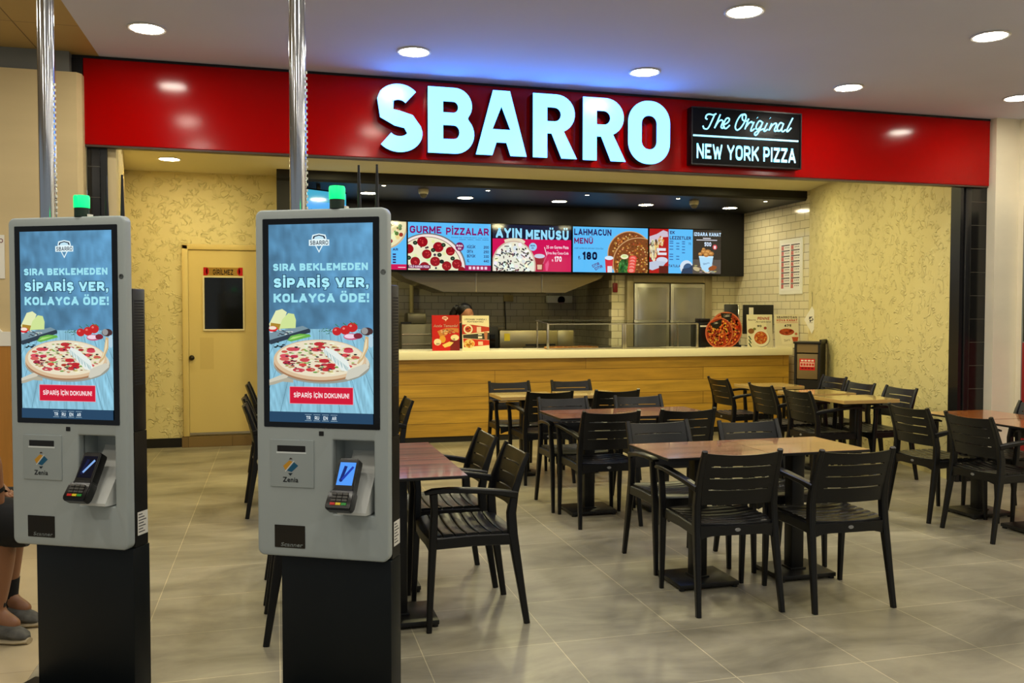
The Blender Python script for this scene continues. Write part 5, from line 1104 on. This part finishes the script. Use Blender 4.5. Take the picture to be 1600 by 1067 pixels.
MB().box(-0.9, 1.35, 0, 0.7, 0.86, 0.9, 0.004).build('table_top', STEEL, kc)
for x in (-0.86, 1.31):
    for y in (0.04, 0.66): MB().box(x-0.02, x+0.02, y-0.02, y+0.02, 0, 0.859).build('leg', STEEL, kc)
MB().box(-0.88, 1.33, 0.02, 0.68, 0.25, 0.27).build('under_shelf', STEEL, kc)
pv = empty('pizza_prep_oven', (3.50, 11.50, 0.9005), 0, 'boxy steel oven with a yellow sticker on the worktable behind the counter', 'oven')
MB().box(-0.56, 0.26, 0, 0.5, 0, 0.31, 0.006).build('body', M('warm_steel', (168, 158, 124), 0.3, metal=0.9), pv); MB().box(0.268, 0.50, 0.02, 0.5, 0, 0.31, 0.006).build('side_unit', M('warm_steel', (168, 158, 124), 0.3, metal=0.9), pv)
MB().box(-0.50, -0.42, -0.004, -0.0005, 0.17, 0.27).build('yellow_sticker', M('sticker_yellow', (214, 190, 40), 0.5), pv)
MB().box(-0.20, 0.22, -0.02, -0.0005, 0.10, 0.125).box(-0.24, 0.26, -0.012, -0.0005, 0.06, 0.085).build('door_handle', BLACK, pv)
t = empty('black_oven', (2.72, 11.50, 0.9005), 0, 'black oven beside the worker, on the worktable under the hood', 'oven')
MB().box(-0.20, 0.20, 0, 0.45, 0, 0.36, 0.01).build('body', BLACK, t); MB().box(-0.15, 0.15, -0.012, -0.0005, 0.08, 0.26).build('oven_door', BEZ, t); MB().box(-0.26, 0.30, 0.05, 0.42, 0.3605, 0.375).build('top_shelf', M('grey_shelf', (80, 76, 66), 0.4), t)
sc_ = empty('steel_shelf_cabinet', (1.80, 11.5, 0), 0, 'grey steel cabinet with two pale shelf edges at the far left of the kitchen', 'cabinet')
MB().box(-0.19, 0.20, 0, 0.5, 0, 1.30, 0.006).build('body', M('grey_cabinet', (112, 108, 92), 0.35, metal=0.4), sc_)
for z in (1.03, 1.16): MB().box(-0.188, 0.198, -0.012, -0.0005, z, z+0.014).build('shelf_edge', M('shelf_edge_steel', (214, 210, 190), 0.25, metal=0.8), sc_)
MB().box(-0.10, 0.16, 0.1, 0.4, 1.3005, 1.45, 0.03).build('upper_housing', M('grey_cabinet', (112, 108, 92), 0.35, metal=0.4), sc_); MB().box(-0.20, -0.06, 0.0, 0.03, 1.3005, 1.33).build('lever', BLACK, sc_)
t = tag(MB().tube([(1.93, 12.72, 1.2), (1.93, 12.72, 1.8), (1.93, 12.72, 2.5)], 0.03, 14).build('wall_pipe', M('cream_pipe', (176, 164, 120), 0.5), None), 'cream vertical pipe on the back kitchen wall, left of the worker', 'pipe')
t = empty('insect_lamp', (4.19, 12.70, 1.60), 0, 'white wall unit fixed on shaded tiles at the end of the hood', 'wall unit')
MB().box(-0.20, 0.20, 0, 0.09, 0, 0.11, 0.01).build('housing', M('wall_unit_white', (206, 206, 200), 0.4), t); MB().lathe([(0, -0.004), (0.05, -0.002), (0.06, 0.0)], (0.02, 0, 0.045), 20, 'y').build('dial', M('dial_grey', (140, 110, 110), 0.4), t)
t = empty('socket_box', (3.40, 12.77, 1.62), 0, 'beige socket box with a dangling cable on the back tiles', 'socket')
MB().box(-0.075, 0.075, 0, 0.028, 0, 0.10, 0.006).build('box', M('socket_beige', (156, 140, 96), 0.5), t)
MB().tube([(-0.06, 0.0, 0.0), (-0.06, -0.01, -0.12), (-0.05, -0.01, -0.25), (-0.045, -0.01, -0.45), (-0.02, -0.01, -0.62)], 0.009, 8).build('cable', BLACK, t)
t = empty('fire_blanket', (4.50, 11.27, 1.73), 0, 'small red fire device hanging on the tiled pier', 'fire device')
MB().box(-0.03, 0.04, -0.03, 0.0, 0, 0.13, 0.012).build('body', M('fire_red', (120, 10, 12), 0.4), t); MB().tube([(0.0, -0.015, 0.131), (0.0, -0.015, 0.20), (0.0, -0.015, 0.30)], 0.004, 8).build('cord', BLACK, t)
# wall poster far left
t = empty('wall_notice', (-1.74, 6.097, 1.66), 0, 'white notice at the left edge on the beige wall panel', 'notice')
MB().box(-0.13, 0.13, -0.004, 0, 0, 0.27).build('sheet', WHITE, t)
c = Canvas(0.25, 0.26, (0, 0, 250, 260), 2e-4); c.ell(236, 32, 12, 14, (120, 60, 60), 18); c.ell(236, 32, 7, 9, (232, 228, 214), 14); c.build('notice_print', PRINT, t, (0, -0.0046, 0.006))
# ------------------------------------------------------------------ people
SKIN = M('skin_warm', (134, 90, 60), 0.5); SKIN2 = M('skin_tan', (166, 112, 80), 0.5)
HAIR = M('black_hair', (10, 8, 8), 0.4); CLOTH = M('black_cloth', (12, 12, 13), 0.85); SHIRT = M('dark_shirt', (30, 32, 38), 0.85)
def hand(J, B, pre, wrist, dirv, side, k=1.0):
    """five separate fingers growing out of a palm"""
    d = Vector(dirv).normalized(); s = Vector(side).normalized(); dn = d.cross(s).normalized(); wv = Vector(wrist)
    J[pre+'p'] = (wv+d*0.045*k, (0.030*k, 0.018*k)); B.append((pre+'w', pre+'p'))
    for i, (o, L) in enumerate(((-0.028, 0.058), (-0.010, 0.074), (0.009, 0.078), (0.027, 0.068))):
        a = wv+d*0.085*k+s*o*k; b = a+d*L*0.5*k; c = b+d*L*0.42*k+dn*0.022*k
        for nme, p, r in (('a', a, 0.0098), ('b', b, 0.0088), ('c', c, 0.0078)): J[f'{pre}f{i}{nme}'] = (p, r*k)
        B += [(pre+'p', f'{pre}f{i}a'), (f'{pre}f{i}a', f'{pre}f{i}b'), (f'{pre}f{i}b', f'{pre}f{i}c')]
    a = wv+d*0.035*k-s*0.036*k; b = a+d*0.03*k-s*0.016*k; c = b+d*0.026*k
    for nme, p, r in (('a', a, 0.011), ('b', b, 0.0100), ('c', c, 0.0085)): J[f'{pre}t{nme}'] = (p, r*k)
    B += [(pre+'p', pre+'ta'), (pre+'ta', pre+'tb'), (pre+'tb', pre+'tc')]
# seated man at the left edge: thighs level, forearm resting down on the knee
V = Vector
J = {'hip': (V((-1.64, 4.44, 0.53)), 0.135), 'belly': (V((-1.62, 4.44, 0.70)), 0.14), 'chest': (V((-1.55, 4.44, 0.92)), 0.145), 'neck': (V((-1.48, 4.44, 1.10)), 0.058), 'head1': (V((-1.44, 4.44, 1.18)), 0.078), 'head2': (V((-1.42, 4.44, 1.26)), 0.092), 'head3': (V((-1.43, 4.44, 1.33)), 0.066),
     'nose': (V((-1.33, 4.44, 1.235)), 0.016),
     'rh': (V((-1.60, 4.33, 0.52)), 0.10), 'rk': (V((-1.165, 4.30, 0.530)), 0.066), 'rc': (V((-1.180, 4.305, 0.36)), 0.068), 'ra': (V((-1.205, 4.31, 0.12)), 0.044), 'rf': (V((-1.10, 4.28, 0.05)), 0.036),
     'lh': (V((-1.60, 4.55, 0.52)), 0.10), 'lk': (V((-1.17, 4.53, 0.530)), 0.066), 'lc': (V((-1.20, 4.53, 0.36)), 0.066), 'la': (V((-1.21, 4.53, 0.12)), 0.040), 'lf': (V((-1.11, 4.50, 0.05)), 0.036),
     'rs': (V((-1.53, 4.26, 1.00)), 0.064), 're': (V((-1.185, 4.235, 0.83)), 0.045), 'rww': (V((-1.172, 4.26, 0.665)), 0.029),
     'ls': (V((-1.53, 4.62, 1.00)), 0.064), 'le': (V((-1.36, 4.64, 0.78)), 0.045), 'lww': (V((-1.24, 4.50, 0.650)), 0.029)}
B = [('hip', 'belly'), ('belly', 'chest'), ('chest', 'neck'), ('neck', 'head1'), ('head1', 'head2'), ('head2', 'head3'), ('head2', 'nose'), ('hip', 'rh'), ('rh', 'rk'), ('rk', 'rc'), ('rc', 'ra'), ('ra', 'rf'), ('hip', 'lh'), ('lh', 'lk'), ('lk', 'lc'), ('lc', 'la'), ('la', 'lf'), ('chest', 'rs'), ('rs', 're'), ('re', 'rww'), ('chest', 'ls'), ('ls', 'le'), ('le', 'lww')]
hand(J, B, 'rw', J['rww'][0], (0.12, 0.12, -1), (0.3, -1, 0)); hand(J, B, 'lw', J['lww'][0], (0.8, -0.5, -0.4), (0.4, 0.9, 0))
P1 = empty('person', (-1.4, 4.4, 0), 0, 'seated person at the left edge in black shorts and slip-on shoes, hand on knee', 'person')
skin_body('body', {k: (v[0]-V((-1.4, 4.4, 0)), v[1]) for k, v in J.items()}, B, SKIN, P1)
o = V((1.4, -4.4, 0))
def sh(*p): return V(p)+o
for y, kx in ((4.305, -1.075), (4.535, -1.075)):
    MB().loft([[sh(x, y+0.118*math.cos(a)*(1 if x < -1.3 else 0.92), z0+rz*math.sin(a)) for a in [2*math.pi*i/18 for i in range(18)]] for x, z0, rz in ((-1.70, 0.52, 0.125), (-1.5, 0.525, 0.118), (-1.3, 0.53, 0.112), (-1.16, 0.525, 0.112), (-1.085, 0.515, 0.104), (-1.06, 0.50, 0.085))]).build('shorts', CLOTH, P1)
MB().loft([[sh(x+rx*math.cos(a), 4.44+ry*math.sin(a), z) for a in [2*math.pi*i/22 for i in range(22)]] for x, z, rx, ry in ((-1.645, 0.42, 0.15, 0.20), (-1.64, 0.60, 0.155, 0.195), (-1.61, 0.78, 0.16, 0.20), (-1.56, 0.94, 0.15, 0.215), (-1.53, 1.04, 0.11, 0.17), (-1.49, 1.085, 0.07, 0.08))]).build('shirt', SHIRT, P1)
MB().tube([sh(-1.51, 4.27, 1.02), sh(-1.42, 4.255, 0.965), sh(-1.35, 4.248, 0.93)], [0.085, 0.072, 0.064], 16).build('sleeve', SHIRT, P1)
MB().tube([sh(-1.51, 4.61, 1.02), sh(-1.45, 4.63, 0.93), sh(-1.41, 4.635, 0.87)], [0.085, 0.072, 0.064], 16).build('sleeve', SHIRT, P1)
MB().lathe([(0.0, 0.105), (0.06, 0.09), (0.095, 0.04), (0.10, -0.02), (0.092, -0.03), (0.088, 0.0)], sh(-1.44, 4.44, 1.29), 20).build('hair', HAIR, P1)
MB().tube([sh(-1.1755, 4.254, 0.688), sh(-1.173, 4.2585, 0.672)], 0.034, 16).build('wristband', BLACK, P1)
SHOE = M('worn_grey_canvas', (84, 82, 76), 0.9, noise=((26, 26, 26), 0.35, 4)); SOLE = M('shoe_sole', (176, 160, 128), 0.7)
for ax, ay in ((-1.215, 4.315), (-1.22, 4.535)):
    u = V((0.88, -0.47, 0)).normalized(); v = V((0.47, 0.88, 0)); c0 = V((ax, ay, 0))
    def ring(t, wd, z0, z1, n=14): return [c0+o+u*t+v*(wd*math.cos(2*math.pi*i/n))+V((0, 0, (z0+z1)/2+(z1-z0)/2*math.sin(2*math.pi*i/n))) for i in range(n)]
    MB().loft([ring(-0.075, 0.022, 0.02, 0.07), ring(-0.065, 0.036, 0.016, 0.10), ring(-0.02, 0.043, 0.014, 0.105), ring(0.03, 0.045, 0.014, 0.098), ring(0.08, 0.048, 0.014, 0.082), ring(0.13, 0.047, 0.014, 0.066), ring(0.165, 0.036, 0.014, 0.052), ring(0.185, 0.016, 0.016, 0.036)]).build('shoe', SHOE, P1)
    MB().loft([ring(-0.082, 0.02, 0.0, 0.024), ring(-0.07, 0.038, 0.0, 0.026), ring(0.0, 0.044, 0.0, 0.024), ring(0.09, 0.051, 0.0, 0.024), ring(0.15, 0.045, 0.0, 0.026), ring(0.192, 0.018, 0.0, 0.026)]).build('shoe_sole', SOLE, P1)
    MB().tube([c0+o+V((0.008, 0, 0.08)), c0+o+V((0.010, -0.003, 0.14)), c0+o+V((0.013, -0.004, 0.215))], [0.046, 0.045, 0.050], 16).build('sock', CLOTH, P1)
t = empty('stool', (-1.66, 4.44, 0), 0, 'dark stool under the seated person at the left edge', 'stool')
MB().lathe([(0, 0.345), (0.19, 0.345), (0.2, 0.36), (0.19, 0.378), (0, 0.378)], n=28).build('seat', BLACK, t)
for a in range(4): MB().sweep([(0.13*math.cos(a*1.571+0.78), 0.13*math.sin(a*1.571+0.78), 0.344), (0.17*math.cos(a*1.571+0.78), 0.17*math.sin(a*1.571+0.78), 0)], (0.03, 0.03)).build('leg', BLACK, t)
# worker behind the counter, head bent over the worktop
hx, hy = 2.30, 10.88
J = {'hip': (V((0.0, 0.0, 0.92)), 0.13), 'waist': (V((0, 0.02, 1.04)), 0.115), 'chest': (V((0.01, 0.01, 1.20)), 0.125), 'neck': (V((0.03, -0.015, 1.335)), 0.05), 'head1': (V((0.045, -0.045, 1.385)), 0.066), 'head2': (V((0.04, -0.04, 1.46)), 0.086), 'head3': (V((0.025, -0.02, 1.52)), 0.062), 'nose': (V((0.10, -0.125, 1.405)), 0.012),
     'rh': (V((-0.09, 0, 0.86)), 0.095), 'rk': (V((-0.10, -0.01, 0.48)), 0.06), 'ra': (V((-0.10, 0.03, 0.09)), 0.038), 'rf': (V((-0.10, -0.11, 0.04)), 0.032), 'lh': (V((0.09, 0, 0.86)), 0.095), 'lk': (V((0.10, -0.01, 0.48)), 0.06), 'la': (V((0.10, 0.03, 0.09)), 0.038), 'lf': (V((0.10, -0.11, 0.04)), 0.032),
     'rs': (V((-0.17, 0.0, 1.255)), 0.055), 're': (V((-0.22, -0.06, 1.00)), 0.040), 'rww': (V((-0.12, -0.26, 0.985)), 0.026), 'ls': (V((0.19, 0.0, 1.255)), 0.055), 'le': (V((0.24, -0.06, 1.00)), 0.040), 'lww': (V((0.14, -0.26, 0.985)), 0.026)}
B = [('hip', 'waist'), ('waist', 'chest'), ('chest', 'neck'), ('neck', 'head1'), ('head1', 'head2'), ('head2', 'head3'), ('head1', 'nose'), ('hip', 'rh'), ('rh', 'rk'), ('rk', 'ra'), ('ra', 'rf'), ('hip', 'lh'), ('lh', 'lk'), ('lk', 'la'), ('la', 'lf'), ('chest', 'rs'), ('rs', 're'), ('re', 'rww'), ('chest', 'ls'), ('ls', 'le'), ('le', 'lww')]
hand(J, B, 'rw', J['rww'][0], (0.3, -1, -0.1), (1, 0.3, 0), 0.9); hand(J, B, 'lw', J['lww'][0], (-0.3, -1, -0.1), (-1, 0.3, 0), 0.9)
P2 = empty('person', (hx, hy, 0), 0, 'worker with black tied-back hair bent behind the two left menu cards', 'person')
skin_body('body', J, B, SKIN2, P2)
MB().loft([[V((x+rx*math.cos(a), y+ry*math.sin(a), z)) for a in [2*math.pi*i/22 for i in range(22)]] for x, y, z, rx, ry in ((0, 0, 0.80, 0.18, 0.14), (0, 0.01, 0.95, 0.17, 0.135), (0, 0.02, 1.08, 0.155, 0.125), (0.01, 0.01, 1.20, 0.185, 0.135), (0.012, 0.0, 1.27, 0.19, 0.11), (0.02, -0.005, 1.315, 0.10, 0.075), (0.03, -0.01, 1.33, 0.06, 0.058))]).build('tunic', CLOTH, P2)
for s in (-1, 1):
    MB().tube([(0.01+0.16*s, 0.0, 1.265), (0.01+0.20*s, -0.02, 1.15), (0.01+0.225*s, -0.055, 1.03)], [0.066, 0.058, 0.052], 16).build('sleeve', CLOTH, P2)
    MB().tube([(0.09*s, 0, 0.90), (0.10*s, -0.01, 0.5), (0.10*s, 0.03, 0.08)], [0.105, 0.075, 0.06], 16).build('trouser_leg', CLOTH, P2)
    MB().box(0.10*s-0.045, 0.10*s+0.045, -0.16, 0.08, 0, 0.075, 0.02).build('shoe', BLACK, P2)
hb = MB()
bmesh.ops.create_uvsphere(hb.bm, u_segments=24, v_segments=16, radius=0.098, matrix=Matrix.Translation((0.022, 0.0, 1.485)) @ Matrix.Diagonal((1, 1.02, 0.92, 1)))
bmesh.ops.create_uvsphere(hb.bm, u_segments=16, v_segments=12, radius=0.052, matrix=Matrix.Translation((-0.065, 0.07, 1.50)))
hb.tube([(-0.075, 0.075, 1.50), (-0.105, 0.095, 1.44), (-0.125, 0.10, 1.36), (-0.13, 0.10, 1.28)], [0.045, 0.05, 0.042, 0.016], 14)
hb.build('hair', HAIR, P2)
